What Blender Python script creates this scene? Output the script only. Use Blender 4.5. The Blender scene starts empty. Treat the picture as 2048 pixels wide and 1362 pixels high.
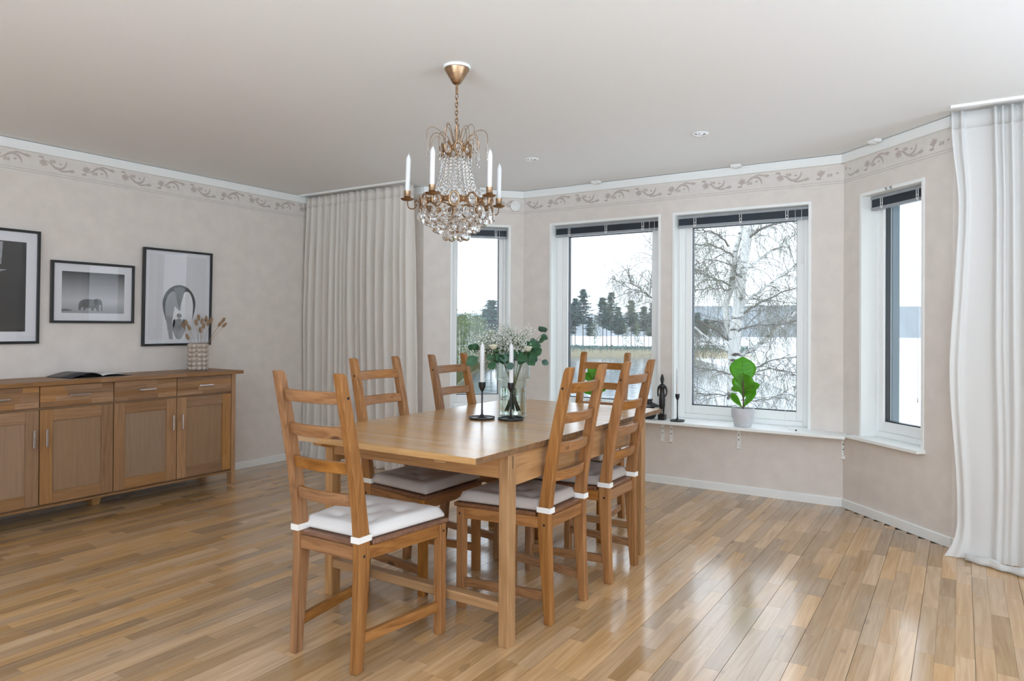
import bpy, math, random
from mathutils import Vector, Matrix, noise
R = math.radians
PI = math.pi
sc = bpy.context.scene
C = sc.collection
rnd = random.Random(7)

# ------------------------------------------------------------------ camera, world, exposure
CAM_H = 1.22
YAW, PITCH, ROLL, FPX, CYP = 0.57178, 0.00407, 0.00552, 1396.34, 645.78
fw = Vector((-math.sin(YAW) * math.cos(PITCH), math.cos(YAW) * math.cos(PITCH), math.sin(PITCH)))
rt0 = Vector((math.cos(YAW), math.sin(YAW), 0)); up0 = rt0.cross(fw)
rt = rt0 * math.cos(ROLL) + up0 * math.sin(ROLL)
up = up0 * math.cos(ROLL) - rt0 * math.sin(ROLL)
EYE = Vector((0, 0, CAM_H))
cd = bpy.data.cameras.new('camera'); cam = bpy.data.objects.new('camera', cd); C.objects.link(cam)
cam.matrix_world = Matrix(((rt.x, up.x, -fw.x, EYE.x), (rt.y, up.y, -fw.y, EYE.y), (rt.z, up.z, -fw.z, EYE.z), (0, 0, 0, 1)))
cd.sensor_fit = 'HORIZONTAL'; cd.sensor_width = 36; cd.lens = FPX / 2048 * 36
cd.shift_y = -(681 - CYP) / 2048; cd.clip_end = 5000; cd.clip_start = 0.05
sc.camera = cam
w = bpy.data.worlds.new('overcast_sky'); sc.world = w; w.use_nodes = True
w.node_tree.nodes['Background'].inputs[0].default_value = (0.86, 0.95, 1.07, 1)
w.node_tree.nodes['Background'].inputs[1].default_value = 3.0


def daylight(name, loc, rot, sx, sy, watts):
    "daylight added as an area lamp at an invented, unseen window to brighten the room"
    l = bpy.data.lights.new(name, 'AREA'); l.shape = 'RECTANGLE'; l.size = sx; l.size_y = sy; l.energy = watts; l.spread = R(112); l.color = (.75, .91, 1.10)
    o = bpy.data.objects.new(name, l); C.objects.link(o); o.location = loc; o.rotation_euler = rot
    return o


daylight('window_daylight', (2.50, 2.23, 1.20), (R(138), 0, R(90)), 3.0, 1.3, 48)  # added fill lamps, tilted up so the ceiling bounce brightens the room
daylight('window_daylight', (2.50, -1.17, 1.20), (R(138), 0, R(90)), 3.2, 1.3, 95)
daylight('window_daylight', (1.30, -3.10, 1.20), (R(138), 0, 0), 1.9, 1.3, 128)
daylight('window_daylight', (-0.90, -3.10, 1.20), (R(138), 0, 0), 1.9, 1.3, 128)
sc.view_settings.view_transform = 'Standard'; sc.view_settings.look = 'None'
sc.view_settings.gamma = 1; sc.view_settings.use_curve_mapping = False
sc.view_settings.exposure = 0.0
cy = sc.cycles
cy.max_bounces = 12; cy.diffuse_bounces = 6; cy.glossy_bounces = 4; cy.transmission_bounces = 10; cy.transparent_max_bounces = 24
cy.caustics_reflective = False; cy.caustics_refractive = False; cy.sample_clamp_indirect = 8.0


def world_at(px, py, depth):
    "a point of the place seen at a photograph pixel, at a given distance in front of the camera"
    return EYE + depth * (fw + rt * ((px - 1024) / FPX) + up * ((CYP - py) / FPX))


# ------------------------------------------------------------------ materials
def lin(r, g, b):
    f = lambda c: (c / 255 / 12.92) if c <= 10.3 else ((c / 255 + 0.055) / 1.055) ** 2.4
    return (f(r), f(g), f(b), 1)


def new_mat(name):
    m = bpy.data.materials.new(name); m.use_nodes = True
    nt = m.node_tree
    return m, nt, nt.nodes['Principled BSDF'], nt.nodes['Material Output']


def N(nt, kind, **kw):
    n = nt.nodes.new(kind)
    for k, v in kw.items():
        if k.startswith('i_'):
            n.inputs[int(k[2:])].default_value = v
        else:
            setattr(n, k, v)
    return n


def plain(name, col, rough=0.5, metal=0.0, spec=0.5, bump=0.0, bscale=200, mottle=0.0, mscale=6, sub=0, trans=0):
    m, nt, b, out = new_mat(name)
    b.inputs['Base Color'].default_value = col; b.inputs['Roughness'].default_value = rough
    b.inputs['Metallic'].default_value = metal; b.inputs['Specular IOR Level'].default_value = spec
    tc = N(nt, 'ShaderNodeTexCoord')
    if mottle:
        nz = N(nt, 'ShaderNodeTexNoise'); nz.inputs['Scale'].default_value = mscale; nz.inputs['Detail'].default_value = 5
        nt.links.new(tc.outputs['Object'], nz.inputs['Vector'])
        mx = N(nt, 'ShaderNodeMix', data_type='RGBA', blend_type='MIX')
        c2 = tuple(max(0, c * (1 - mottle)) for c in col[:3]) + (1,)
        c1 = tuple(min(1, c * (1 + mottle * .5)) for c in col[:3]) + (1,)
        mx.inputs[6].default_value = c2; mx.inputs[7].default_value = c1
        mr = N(nt, 'ShaderNodeMapRange'); mr.inputs[1].default_value = .3; mr.inputs[2].default_value = .7
        nt.links.new(nz.outputs[0], mr.inputs[0]); nt.links.new(mr.outputs[0], mx.inputs[0])
        nt.links.new(mx.outputs[2], b.inputs['Base Color'])
    if bump:
        nz = N(nt, 'ShaderNodeTexNoise'); nz.inputs['Scale'].default_value = bscale; nz.inputs['Detail'].default_value = 3
        nt.links.new(tc.outputs['Object'], nz.inputs['Vector'])
        bp = N(nt, 'ShaderNodeBump'); bp.inputs['Strength'].default_value = bump; bp.inputs['Distance'].default_value = .002
        nt.links.new(nz.outputs[0], bp.inputs['Height']); nt.links.new(bp.outputs[0], b.inputs['Normal'])
    if trans:
        tr = N(nt, 'ShaderNodeBsdfTranslucent'); tr.inputs[0].default_value = col
        ms = N(nt, 'ShaderNodeMixShader'); ms.inputs[0].default_value = trans
        nt.links.new(b.outputs[0], ms.inputs[1]); nt.links.new(tr.outputs[0], ms.inputs[2]); nt.links.new(ms.outputs[0], out.inputs[0])
    return m


def wood(name, dark, mid, light, axis, rough=0.42, knots=0.0, vary=0.25, grain=1.0, spec=0.5, coat=0.0, con=1.0, bump=.04):
    "wood with the grain along a local axis; every piece takes its own tone and its own stretch of grain"
    m, nt, b, out = new_mat(name)
    L = nt.links.new
    tc = N(nt, 'ShaderNodeTexCoord'); oi = N(nt, 'ShaderNodeObjectInfo'); ge = N(nt, 'ShaderNodeNewGeometry')
    ad = N(nt, 'ShaderNodeMath', operation='ADD'); L(oi.outputs['Random'], ad.inputs[0]); L(ge.outputs['Random Per Island'], ad.inputs[1])
    fr = N(nt, 'ShaderNodeMath', operation='FRACT'); L(ad.outputs[0], fr.inputs[0])
    sc3 = N(nt, 'ShaderNodeVectorMath', operation='SCALE'); cb = N(nt, 'ShaderNodeCombineXYZ')
    m1 = N(nt, 'ShaderNodeMath', operation='MULTIPLY', i_1=37.3); L(fr.outputs[0], m1.inputs[0])
    m2 = N(nt, 'ShaderNodeMath', operation='MULTIPLY', i_1=-71.9); L(fr.outputs[0], m2.inputs[0])
    m3 = N(nt, 'ShaderNodeMath', operation='MULTIPLY', i_1=13.7); L(fr.outputs[0], m3.inputs[0])
    for i, k in enumerate((m1, m2, m3)): L(k.outputs[0], cb.inputs[i])
    av = N(nt, 'ShaderNodeVectorMath', operation='ADD'); L(tc.outputs['Object'], av.inputs[0]); L(cb.outputs[0], av.inputs[1])
    mp = N(nt, 'ShaderNodeMapping')
    s = [1, 1, 1]; s['xyz'.index(axis)] = 0.06
    mp.inputs['Scale'].default_value = s; L(av.outputs[0], mp.inputs['Vector'])
    n1 = N(nt, 'ShaderNodeTexNoise'); n1.inputs['Scale'].default_value = 55 * grain; n1.inputs['Detail'].default_value = 6
    n1.inputs['Roughness'].default_value = .62; n1.inputs['Distortion'].default_value = .6; L(mp.outputs[0], n1.inputs['Vector'])
    n2 = N(nt, 'ShaderNodeTexNoise'); n2.inputs['Scale'].default_value = 14 * grain; n2.inputs['Detail'].default_value = 2
    n2.inputs['Distortion'].default_value = 1.4; L(mp.outputs[0], n2.inputs['Vector'])
    wv = N(nt, 'ShaderNodeMath', operation='MULTIPLY', i_1=34.0); L(n2.outputs[0], wv.inputs[0])
    sn = N(nt, 'ShaderNodeMath', operation='SINE'); L(wv.outputs[0], sn.inputs[0])
    sm = N(nt, 'ShaderNodeMath', operation='MULTIPLY', i_1=.11); L(sn.outputs[0], sm.inputs[0])
    a2 = N(nt, 'ShaderNodeMath', operation='ADD'); L(n1.outputs[0], a2.inputs[0]); L(sm.outputs[0], a2.inputs[1])
    rp = N(nt, 'ShaderNodeValToRGB'); e = rp.color_ramp.elements
    e[0].position = .5 - .22 / con; e[0].color = dark; e[1].position = .5 + .24 / con; e[1].color = light
    k = e.new(.5); k.color = mid; L(a2.outputs[0], rp.inputs[0])
    hs = N(nt, 'ShaderNodeHueSaturation')
    mr = N(nt, 'ShaderNodeMapRange'); mr.inputs[3].default_value = 1 - vary; mr.inputs[4].default_value = 1 + vary * .75
    L(fr.outputs[0], mr.inputs[0]); L(mr.outputs[0], hs.inputs['Value'])
    f2 = N(nt, 'ShaderNodeMath', operation='MULTIPLY', i_1=7.13); L(fr.outputs[0], f2.inputs[0])
    f3 = N(nt, 'ShaderNodeMath', operation='FRACT'); L(f2.outputs[0], f3.inputs[0])
    mr2 = N(nt, 'ShaderNodeMapRange'); mr2.inputs[3].default_value = .88; mr2.inputs[4].default_value = 1.1
    L(f3.outputs[0], mr2.inputs[0]); L(mr2.outputs[0], hs.inputs['Saturation'])
    L(rp.outputs[0], hs.inputs['Color']); col = hs.outputs[0]
    if knots:
        mk = N(nt, 'ShaderNodeMapping'); s = [1, 1, 1]; s['xyz'.index(axis)] = 0.42
        mk.inputs['Scale'].default_value = s; L(av.outputs[0], mk.inputs['Vector'])
        vo = N(nt, 'ShaderNodeTexVoronoi'); vo.inputs['Scale'].default_value = 7.5; L(mk.outputs[0], vo.inputs['Vector'])
        mk2 = N(nt, 'ShaderNodeMapRange', interpolation_type='SMOOTHSTEP')
        mk2.inputs[1].default_value = .075; mk2.inputs[2].default_value = .13; mk2.inputs[3].default_value = knots; mk2.inputs[4].default_value = 0
        L(vo.outputs['Distance'], mk2.inputs[0])
        mx = N(nt, 'ShaderNodeMix', data_type='RGBA'); mx.inputs[7].default_value = (.045, .018, .01, 1)
        L(mk2.outputs[0], mx.inputs[0]); L(col, mx.inputs[6]); col = mx.outputs[2]
    L(col, b.inputs['Base Color'])
    rr = N(nt, 'ShaderNodeMapRange'); rr.inputs[3].default_value = rough * .85; rr.inputs[4].default_value = rough * 1.2
    L(n1.outputs[0], rr.inputs[0]); L(rr.outputs[0], b.inputs['Roughness'])
    b.inputs['Specular IOR Level'].default_value = spec
    if coat: b.inputs['Coat Weight'].default_value = coat; b.inputs['Coat Roughness'].default_value = .12
    bp = N(nt, 'ShaderNodeBump'); bp.inputs['Strength'].default_value = bump; bp.inputs['Distance'].default_value = .0006
    L(n1.outputs[0], bp.inputs['Height']); L(bp.outputs[0], b.inputs['Normal'])
    return m


def thin_glass(name, tint=(1, 1, 1, 1), refl=0.05):
    m, nt, b, out = new_mat(name); nt.nodes.remove(b)
    t = N(nt, 'ShaderNodeBsdfTransparent'); t.inputs[0].default_value = tint
    g = N(nt, 'ShaderNodeBsdfGlossy'); g.inputs['Roughness'].default_value = 0.01
    lw = N(nt, 'ShaderNodeFresnel'); lw.inputs[0].default_value = 1.6
    ms = N(nt, 'ShaderNodeMixShader')
    ge = N(nt, 'ShaderNodeNewGeometry'); iv = N(nt, 'ShaderNodeMath', operation='SUBTRACT', i_0=1.0); mu = N(nt, 'ShaderNodeMath', operation='MULTIPLY')
    nt.links.new(ge.outputs['Backfacing'], iv.inputs[1]); nt.links.new(lw.outputs[0], mu.inputs[0]); nt.links.new(iv.outputs[0], mu.inputs[1])
    nt.links.new(mu.outputs[0], ms.inputs[0]); nt.links.new(t.outputs[0], ms.inputs[1]); nt.links.new(g.outputs[0], ms.inputs[2])
    nt.links.new(ms.outputs[0], out.inputs[0])
    return m


def glass(name, col=(1, 1, 1, 1), rough=0.0, ior=1.5):
    m, nt, b, out = new_mat(name)
    b.inputs['Base Color'].default_value = col; b.inputs['Roughness'].default_value = rough
    b.inputs['IOR'].default_value = ior; b.inputs['Transmission Weight'].default_value = 1.0
    return m


PINE = {}
for ax in 'xyz':
    PINE[ax] = wood('pine_' + ax, (.19, .077, .024, 1), (.32, .142, .046, 1), (.42, .205, .075, 1), ax, .42, spec=.35, knots=.85, vary=.12, con=.7)
OAKT = {}
for ax in 'xyz':
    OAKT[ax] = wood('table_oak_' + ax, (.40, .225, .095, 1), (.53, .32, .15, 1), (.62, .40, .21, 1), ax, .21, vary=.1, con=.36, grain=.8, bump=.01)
OAKL = {}
for ax in 'xyz':
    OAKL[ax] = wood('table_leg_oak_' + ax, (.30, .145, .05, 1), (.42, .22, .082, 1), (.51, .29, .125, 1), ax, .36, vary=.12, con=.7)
OAKS = {}
for ax in 'xyz':
    OAKS[ax] = wood('sideboard_oak_' + ax, (.21, .102, .041, 1), (.315, .163, .068, 1), (.40, .22, .10, 1), ax, .42, vary=.26, con=.55)
M_PANEL = wood('door_panel_oak', (.23, .135, .068, 1), (.29, .175, .094, 1), (.34, .21, .118, 1), 'z', .5, vary=.06, con=.4)
M_FLOOR = wood('parquet_oak', (.325, .18, .078, 1), (.475, .292, .142, 1), (.59, .405, .23, 1), 'y', .24, vary=.31, knots=.3, con=.42, grain=.8, coat=.55)
M_SEATB = wood('dark_seat_wood', (.13, .055, .03, 1), (.19, .085, .045, 1), (.25, .12, .06, 1), 'x', .35, vary=.1)
M_WALL = plain('wallpaper', lin(227, 219, 212), .8, spec=.2, mottle=.06, mscale=9, bump=.25, bscale=140)
M_BORDER = plain('border_paper', lin(225, 219, 213), .8, spec=.2, mottle=.05, mscale=14)
M_PRINT = plain('border_print', lin(194, 183, 176), .8, spec=.2, mottle=.1, mscale=30)
M_CEIL = plain('ceiling_paint', lin(238, 239, 239), .85, spec=.15, bump=.3, bscale=260)
M_WHITE = plain('white_paint', lin(241, 243, 241), .35)
M_WHITE2 = plain('white_lacquer', lin(244, 245, 244), .3)
M_PLASTIC = plain('white_plastic', lin(238, 238, 236), .35)
M_BLACK = plain('black_metal', (.012, .012, .013, 1), .35)
M_FRAMEB = plain('black_frame', (.008, .008, .008, 1), .3)
M_MATT = plain('passepartout', lin(225, 226, 232), .8)
M_CHROME = plain('chrome', (.72, .72, .74, 1), .22, 1)
M_BRASS = plain('aged_brass', (.40, .26, .155, 1), .36, 1, mottle=.3, mscale=60)
M_CANDLE = plain('candle_wax', lin(240, 240, 240), .5, trans=.25)
M_WICK = plain('wick', (.6, .58, .52, 1), .9)
M_GASKET = plain('dark_gasket', (.02, .025, .03, 1), .4)
M_REVEAL = plain('grey_outer_cladding', lin(120, 136, 146), .5)
M_ALU = plain('blind_rail', lin(158, 163, 167), .35)
M_SLAT = plain('dark_blind_slat', lin(62, 70, 80), .4)
M_PANE = thin_glass('window_pane', (.97, .985, .98, 1))
M_PGLASS = thin_glass('picture_glass', (1, 1, 1, 1))
M_CRYSTAL = glass('crystal', (1, 1, 1, 1), 0, 1.33)
M_VASE = thin_glass('vase_glass', (.90, .935, .92, 1))
M_CURT = plain('linen_curtain', lin(244, 239, 233), .85, spec=.1, bump=.35, bscale=420, trans=.3)
M_CURT2 = plain('white_curtain', lin(228, 227, 225), .85, spec=.1, bump=.35, bscale=420, trans=.3)
M_CUSH = plain('cushion_cotton', lin(222, 219, 217), .9, spec=.1, bump=.3, bscale=500)
M_CUSH_SHADE = plain('cushion_shaded_cotton', lin(188, 177, 170), .8, spec=.3, bump=.3, bscale=500)  # same cotton, darkened in colour for the shade under the tabletop
M_ENDG = plain('oak_end_grain', (.22, .115, .05, 1), .45, mottle=.45, mscale=45)
M_STRAP = plain('cushion_tie', lin(236, 235, 232), .9, spec=.1)
M_CERAM = plain('beige_ceramic', lin(196, 183, 172), .38)
M_POT = plain('pale_grey_pot', lin(205, 206, 210), .6, mottle=.05, mscale=30)
M_SOIL = plain('soil', (.03, .02, .013, 1), .95)
M_BUNNY = plain('dried_grass_head', (.40, .27, .17, 1), .95, spec=.1, mottle=.3, mscale=300)
M_DRY = plain('dried_stem', (.36, .27, .16, 1), .9)
M_EUC = plain('eucalyptus_leaf', (.045, .14, .06, 1), .5, trans=.2, mottle=.4, mscale=20)
M_EUC2 = plain('pale_eucalyptus_leaf', (.07, .15, .11, 1), .5, trans=.15)
M_STEM = plain('green_stem', (.10, .17, .04, 1), .6)
M_TWIG = plain('brown_twig', (.13, .08, .05, 1), .7)
M_GYP = plain('white_blossom', (.8, .8, .76, 1), .8, trans=.3)
M_ROSE = plain('cream_petal', (.78, .76, .6, 1), .7, trans=.3)
M_FIG = plain('fiddle_leaf', (.17, .50, .02, 1), .35, trans=.55, mottle=.3, mscale=25)
M_EBONY = plain('dark_carved_wood', (.012, .009, .008, 1), .35, mottle=.3, mscale=40)
M_PAPER = plain('paper', lin(215, 214, 212), .6)
M_COVER = plain('grey_cover', (.035, .037, .042, 1), .4)
M_DARK = plain('dark_hole', (.01, .008, .007, 1), .8)


# ------------------------------------------------------------------ geometry helpers
class MB:
    def __init__(s): s.v = []; s.f = []

    def add(s, vs, fs):
        o = len(s.v); s.v += [tuple(p) for p in vs]; s.f += [tuple(i + o for i in f) for f in fs]; return s

    def box(s, a, b):
        x0, x1 = sorted((a[0], b[0])); y0, y1 = sorted((a[1], b[1])); z0, z1 = sorted((a[2], b[2]))
        return s.add([(x0, y0, z0), (x1, y0, z0), (x1, y1, z0), (x0, y1, z0), (x0, y0, z1), (x1, y0, z1), (x1, y1, z1), (x0, y1, z1)],
                     [(0, 3, 2, 1), (4, 5, 6, 7), (0, 1, 5, 4), (1, 2, 6, 5), (2, 3, 7, 6), (3, 0, 4, 7)])

    def bar(s, p, q, w, h):
        "box from p to q with width w (horizontal) and height h"
        p = Vector(p); q = Vector(q); d = (q - p).normalized()
        side = d.cross(Vector((0, 0, 1)))
        side = side.normalized() if side.length > 1e-4 else Vector((1, 0, 0))
        u = side.cross(d).normalized(); vs = []
        for e in (p, q):
            for a, b in ((-1, -1), (1, -1), (1, 1), (-1, 1)):
                vs.append(e + side * (a * w / 2) + u * (b * h / 2))
        return s.add(vs, [(0, 1, 2, 3), (7, 6, 5, 4), (0, 4, 5, 1), (1, 5, 6, 2), (2, 6, 7, 3), (3, 7, 4, 0)])

    def prism(s, poly, lo, hi, axis='z'):
        "polygon (2D) extruded along an axis"
        n = len(poly)
        def P(a, b, c): return {'z': (a, b, c), 'x': (c, a, b), 'y': (a, c, b)}[axis]
        vs = [P(a, b, lo) for a, b in poly] + [P(a, b, hi) for a, b in poly]
        fs = [tuple(range(n))[::-1], tuple(range(n, 2 * n))] + [(i, (i + 1) % n, n + (i + 1) % n, n + i) for i in range(n)]
        return s.add(vs, fs)

    def lathe(s, prof, n=24, c=(0, 0, 0), caps=True):
        vs = []; fs = []; m = len(prof)
        for r, z in prof:
            for i in range(n):
                a = 2 * PI * i / n; vs.append((c[0] + r * math.cos(a), c[1] + r * math.sin(a), c[2] + z))
        for j in range(m - 1):
            for i in range(n):
                k = (i + 1) % n; fs.append((j * n + i, j * n + k, (j + 1) * n + k, (j + 1) * n + i))
        if caps:
            if prof[0][0] > 1e-5: fs.append(tuple(range(n))[::-1])
            if prof[-1][0] > 1e-5: fs.append(tuple(range((m - 1) * n, m * n)))
        return s.add(vs, fs)

    def tube(s, pts, r, n=6, closed=False):
        pts = [Vector(p) for p in pts]; k = len(pts)
        rs = r if isinstance(r, (list, tuple)) else [r] * k
        vs = []; fs = []; prev = None
        for i, p in enumerate(pts):
            if closed: t = pts[(i + 1) % k] - pts[i - 1]
            else: t = pts[min(i + 1, k - 1)] - pts[max(i - 1, 0)]
            if t.length < 1e-9: t = Vector((0, 0, 1))
            t.normalize()
            if prev is None:
                a = Vector((0, 0, 1)) if abs(t.z) < .9 else Vector((1, 0, 0)); u = t.cross(a).normalized()
            else:
                u = prev - t * prev.dot(t)
                u = u.normalized() if u.length > 1e-6 else t.orthogonal().normalized()
            prev = u; b = t.cross(u)
            for j in range(n):
                a = 2 * PI * j / n; vs.append(p + (u * math.cos(a) + b * math.sin(a)) * rs[i])
        for i in range(k if closed else k - 1):
            for j in range(n):
                q = (j + 1) % n; i2 = (i + 1) % k
                fs.append((i * n + j, i * n + q, i2 * n + q, i2 * n + j))
        if not closed: fs += [tuple(range(n))[::-1], tuple(range((k - 1) * n, k * n))]
        return s.add(vs, fs)

    def ball(s, c, r, n=10, m=6, sq=(1, 1, 1)):
        prof = [(math.sin(PI * j / m), -math.cos(PI * j / m)) for j in range(m + 1)]
        o = len(s.v); s.lathe(prof, n)
        for i in range(o, len(s.v)):
            v = s.v[i]; s.v[i] = (c[0] + v[0] * r * sq[0], c[1] + v[1] * r * sq[1], c[2] + v[2] * r * sq[2])
        return s

    def grid(s, rows):
        m = len(rows); n = len(rows[0]); vs = [p for r in rows for p in r]
        return s.add(vs, [(j * n + i, j * n + i + 1, (j + 1) * n + i + 1, (j + 1) * n + i) for j in range(m - 1) for i in range(n - 1)])

    def mesh(s, name, m, smooth=None):
        me = bpy.data.meshes.new(name); me.from_pydata(s.v, [], s.f)
        me.materials.append(m)
        if smooth is not None:
            me.polygons.foreach_set('use_smooth', [True] * len(me.polygons)); me.set_sharp_from_angle(angle=R(smooth))
        me.validate(); me.update()
        return me

    def build(s, name, m, parent=None, smooth=None, bevel=0, loc=None, seg=2, solid=0):
        o = bpy.data.objects.new(name, s.mesh(name, m, smooth)); C.objects.link(o)
        if parent is not None: o.parent = parent
        if loc is not None: o.location = loc
        if solid:
            md = o.modifiers.new('thickness', 'SOLIDIFY'); md.thickness = solid; md.offset = 0
        if bevel:
            md = o.modifiers.new('bevel', 'BEVEL'); md.width = bevel; md.segments = seg; md.limit_method = 'ANGLE'; md.angle_limit = R(40)
            md.harden_normals = False
        return o


def link_mesh(name, me, parent=None, loc=(0, 0, 0), rot=None, scale=None):
    o = bpy.data.objects.new(name, me); C.objects.link(o); o.parent = parent; o.location = loc
    if rot is not None: o.rotation_euler = rot
    if scale is not None: o.scale = scale
    return o


def tag(o, label=None, cat=None, group=None, kind=None):
    if label: o['label'] = label
    if cat: o['category'] = cat
    if group: o['group'] = group
    if kind: o['kind'] = kind
    return o


def empty(name, loc=(0, 0, 0), rz=0):
    o = bpy.data.objects.new(name, None); C.objects.link(o); o.location = loc; o.rotation_euler = (0, 0, rz); o.empty_display_size = .05
    return o


def kids(o): return [c for c in o.children]


def copy_tree(o, parent=None):
    c = o.copy(); C.objects.link(c)
    if parent is not None: c.parent = parent
    for ch in kids(o): copy_tree(ch, c)
    return c


def catmull(pts, n=6):
    pts = [Vector(p) for p in pts]; out = []
    for i in range(len(pts) - 1):
        p0 = pts[max(i - 1, 0)]; p1 = pts[i]; p2 = pts[i + 1]; p3 = pts[min(i + 2, len(pts) - 1)]
        for k in range(n):
            t = k / n
            out.append(.5 * ((2 * p1) + (p2 - p0) * t + (2 * p0 - 5 * p1 + 4 * p2 - p3) * t * t + (3 * p1 - p0 - 3 * p2 + p3) * t ** 3))
    out.append(pts[-1]); return out


# ------------------------------------------------------------------ the room shell
XL, XR, YB, YBAY, YF, H = -5.114, 2.6, 4.585, 5.221, -3.2, 2.402
BL0, BL1, BR0, BR1 = (-3.85, YB), (-3.243, YBAY), (-0.675, YBAY), (-0.04, YB)
TH = 0.24


def wall_frame(A, B):
    dx, dy = B[0] - A[0], B[1] - A[1]
    return math.hypot(dx, dy), math.atan2(dy, dx)


def wall(name, A, B, openings=(), e0=0.0, e1=0.0, mat=None):
    "a wall whose inner face runs from A to B; local x along it, local y outwards"
    Lw, rz = wall_frame(A, B)
    xs = sorted({-e0, Lw + e1} | {o[i] for o in openings for i in (0, 1)})
    zs = sorted({0.0, H} | {o[i] for o in openings for i in (2, 3)})
    m = MB()
    for i in range(len(xs) - 1):
        for j in range(len(zs) - 1):
            cx, cz = (xs[i] + xs[i + 1]) / 2, (zs[j] + zs[j + 1]) / 2
            if any(o[0] < cx < o[1] and o[2] < cz < o[3] for o in openings): continue
            m.box((xs[i], 0, zs[j]), (xs[i + 1], TH, zs[j + 1]))
    o = m.build(name, mat or M_WALL); o.location = (A[0], A[1], 0); o.rotation_euler = (0, 0, rz)
    tag(o, kind='structure')
    return o, Lw


Z0, Z1 = 0.505, 2.10
W_LEFT, L_LEFT = wall('wall_left', (XL, YF), (XL, YB), e0=TH, e1=TH)
W_BL, L_BL = wall('wall_back_left', (XL, YB), BL0, e0=TH)
W_DL, L_DL = wall('wall_bay_left', BL0, BL1, [(.23, .763, Z0, Z1)], e1=.124)
W_BAY, L_BAY = wall('wall_bay', BL1, BR0, [(-2.978 - BL1[0], -1.979 - BL1[0], Z0, Z1), (-1.884 - BL1[0], -.880 - BL1[0], Z0, Z1)], e0=.124, e1=.124)
W_DR, L_DR = wall('wall_bay_right', BR0, BR1, [(.16, .699, Z0, Z1)], e0=.124)
W_BR, L_BR = wall('wall_back_right', BR1, (XR, YB), e1=TH)
RW = [(0.80, 3.9, 0.45, 2.36), (4.1, 7.4, 0.45, 2.36)]
W_R, L_R = wall('wall_right', (XR, YB), (XR, YF), RW)
FW = [(0.3, 2.3, 0.45, 2.36), (2.5, 4.5, 0.45, 2.36)]
W_F, L_F = wall('wall_front', (XR, YF), (XL, YF), FW, e0=TH)
# left wall runs the other way round (outward normal must point to -x): turn its frame
W_LEFT.location = (XL, YF, 0); W_LEFT.rotation_euler = (0, 0, PI / 2)

tag(MB().box((XL - .5, YF - .5, H), (XR + .5, YBAY + .45, H + .25)).build('ceiling', M_CEIL), kind='structure')
FLOOR = tag(MB().box((XL - .3, YF - .3, -.25), (XR + .3, YBAY + .3, -.0135)).build('floor', M_FLOOR), kind='structure')


def ymax(x):
    if x <= BL0[0] or x >= BR1[0]: return YB
    if x < BL1[0]: return YB + (x - BL0[0]) * (YBAY - YB) / (BL1[0] - BL0[0])
    if x > BR0[0]: return YBAY - (x - BR0[0]) * (YBAY - YB) / (BR1[0] - BR0[0])
    return YBAY


def parquet():
    sw = .19 / 3; pieces = []
    x = .046 - .19 * 28; k = 0
    rr = random.Random(3)
    while x < XR:
        g0 = .0009 if k % 3 == 0 else .0003; g1 = .0009 if k % 3 == 2 else .0003
        xa, xb = max(x + g0, XL), min(x + sw - g1, XR)
        if xb - xa > .008:
            ye = min(ymax(xa), ymax(xb)); y = YF + rr.uniform(-.4, 0)
            while y < ye:
                l = rr.choice((.28, .36, .42, .48, .55, .62)) * rr.uniform(.92, 1.08)
                a, b = max(y + .0003, YF), min(y + l - .0003, ye)
                if ye - b < .06: b = ye
                if b - a > .01: pieces.append((xa, xb, a, b, rr.uniform(0, .0002)))
                y = y + l
                if b == ye: break
        x += sw; k += 1
    def area(p):
        pts = []
        for X, Y in ((p[0], p[2]), (p[1], p[2]), (p[1], p[3]), (p[0], p[3])):
            d = Vector((X, Y, 0)) - EYE; z = d.dot(fw)
            if z < .3: return 0
            pts.append((1024 + FPX * d.dot(rt) / z, CYP - FPX * d.dot(up) / z))
        cx = sum(q[0] for q in pts) / 4; cyy = sum(q[1] for q in pts) / 4
        if not (-20 < cx < 2068 and 640 < cyy < 1385): return 0
        return abs(sum(pts[i][0] * pts[(i + 1) % 4][1] - pts[(i + 1) % 4][0] * pts[i][1] for i in range(4))) / 2
    pieces.sort(key=area, reverse=True)
    # the sides show only a hair of the joint
    for p in pieces[:300]:
        MB().box((p[0] - p[0], p[2] - p[2], -.013), (p[1] - p[0], p[3] - p[2], p[4])).build('plank', M_FLOOR, FLOOR, loc=(p[0], p[2], 0))
    rest = MB()
    for p in pieces[300:]: rest.box((p[0], p[2], -.013), (p[1], p[3], p[4]))
    tag(rest.build('parquet', M_FLOOR, FLOOR), kind='stuff')


parquet()


# ------------------------------------------------------------------ skirting, cornice, wallpaper border
def along(A, B, name, prof, mat, e0=0, e1=0):
    "a moulding with profile (inwards, z) along a wall"
    Lw, rz = wall_frame(A, B)
    o = MB().prism([(-d, z) for d, z in prof], -e0, Lw + e1, 'x').build(name, mat)
    o.location = (A[0], A[1], 0); o.rotation_euler = (0, 0, rz)
    return tag(o, kind='structure')


WALLS = [('left', (XL, YF), (XL, YB)), ('back_left', (XL, YB), BL0), ('bay_left', BL0, BL1), ('bay', BL1, BR0), ('bay_right', BR0, BR1), ('back_right', BR1, (XR, YB))]
BASE = [(0, 0), (.013, 0), (.013, .053), (.010, .058), (0, .058)]
CORN = [(0, 2.337), (.024, 2.337), (.026, 2.340), (.026, 2.384), (.022, 2.386), (.022, 2.398), (0, 2.398)]
for i, (nm, A, B) in enumerate(WALLS):
    along(A, B, 'baseboard_' + nm, BASE, M_WHITE)
    along(A, B, 'trim_%d' % (i + 1), CORN, M_WHITE)


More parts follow.
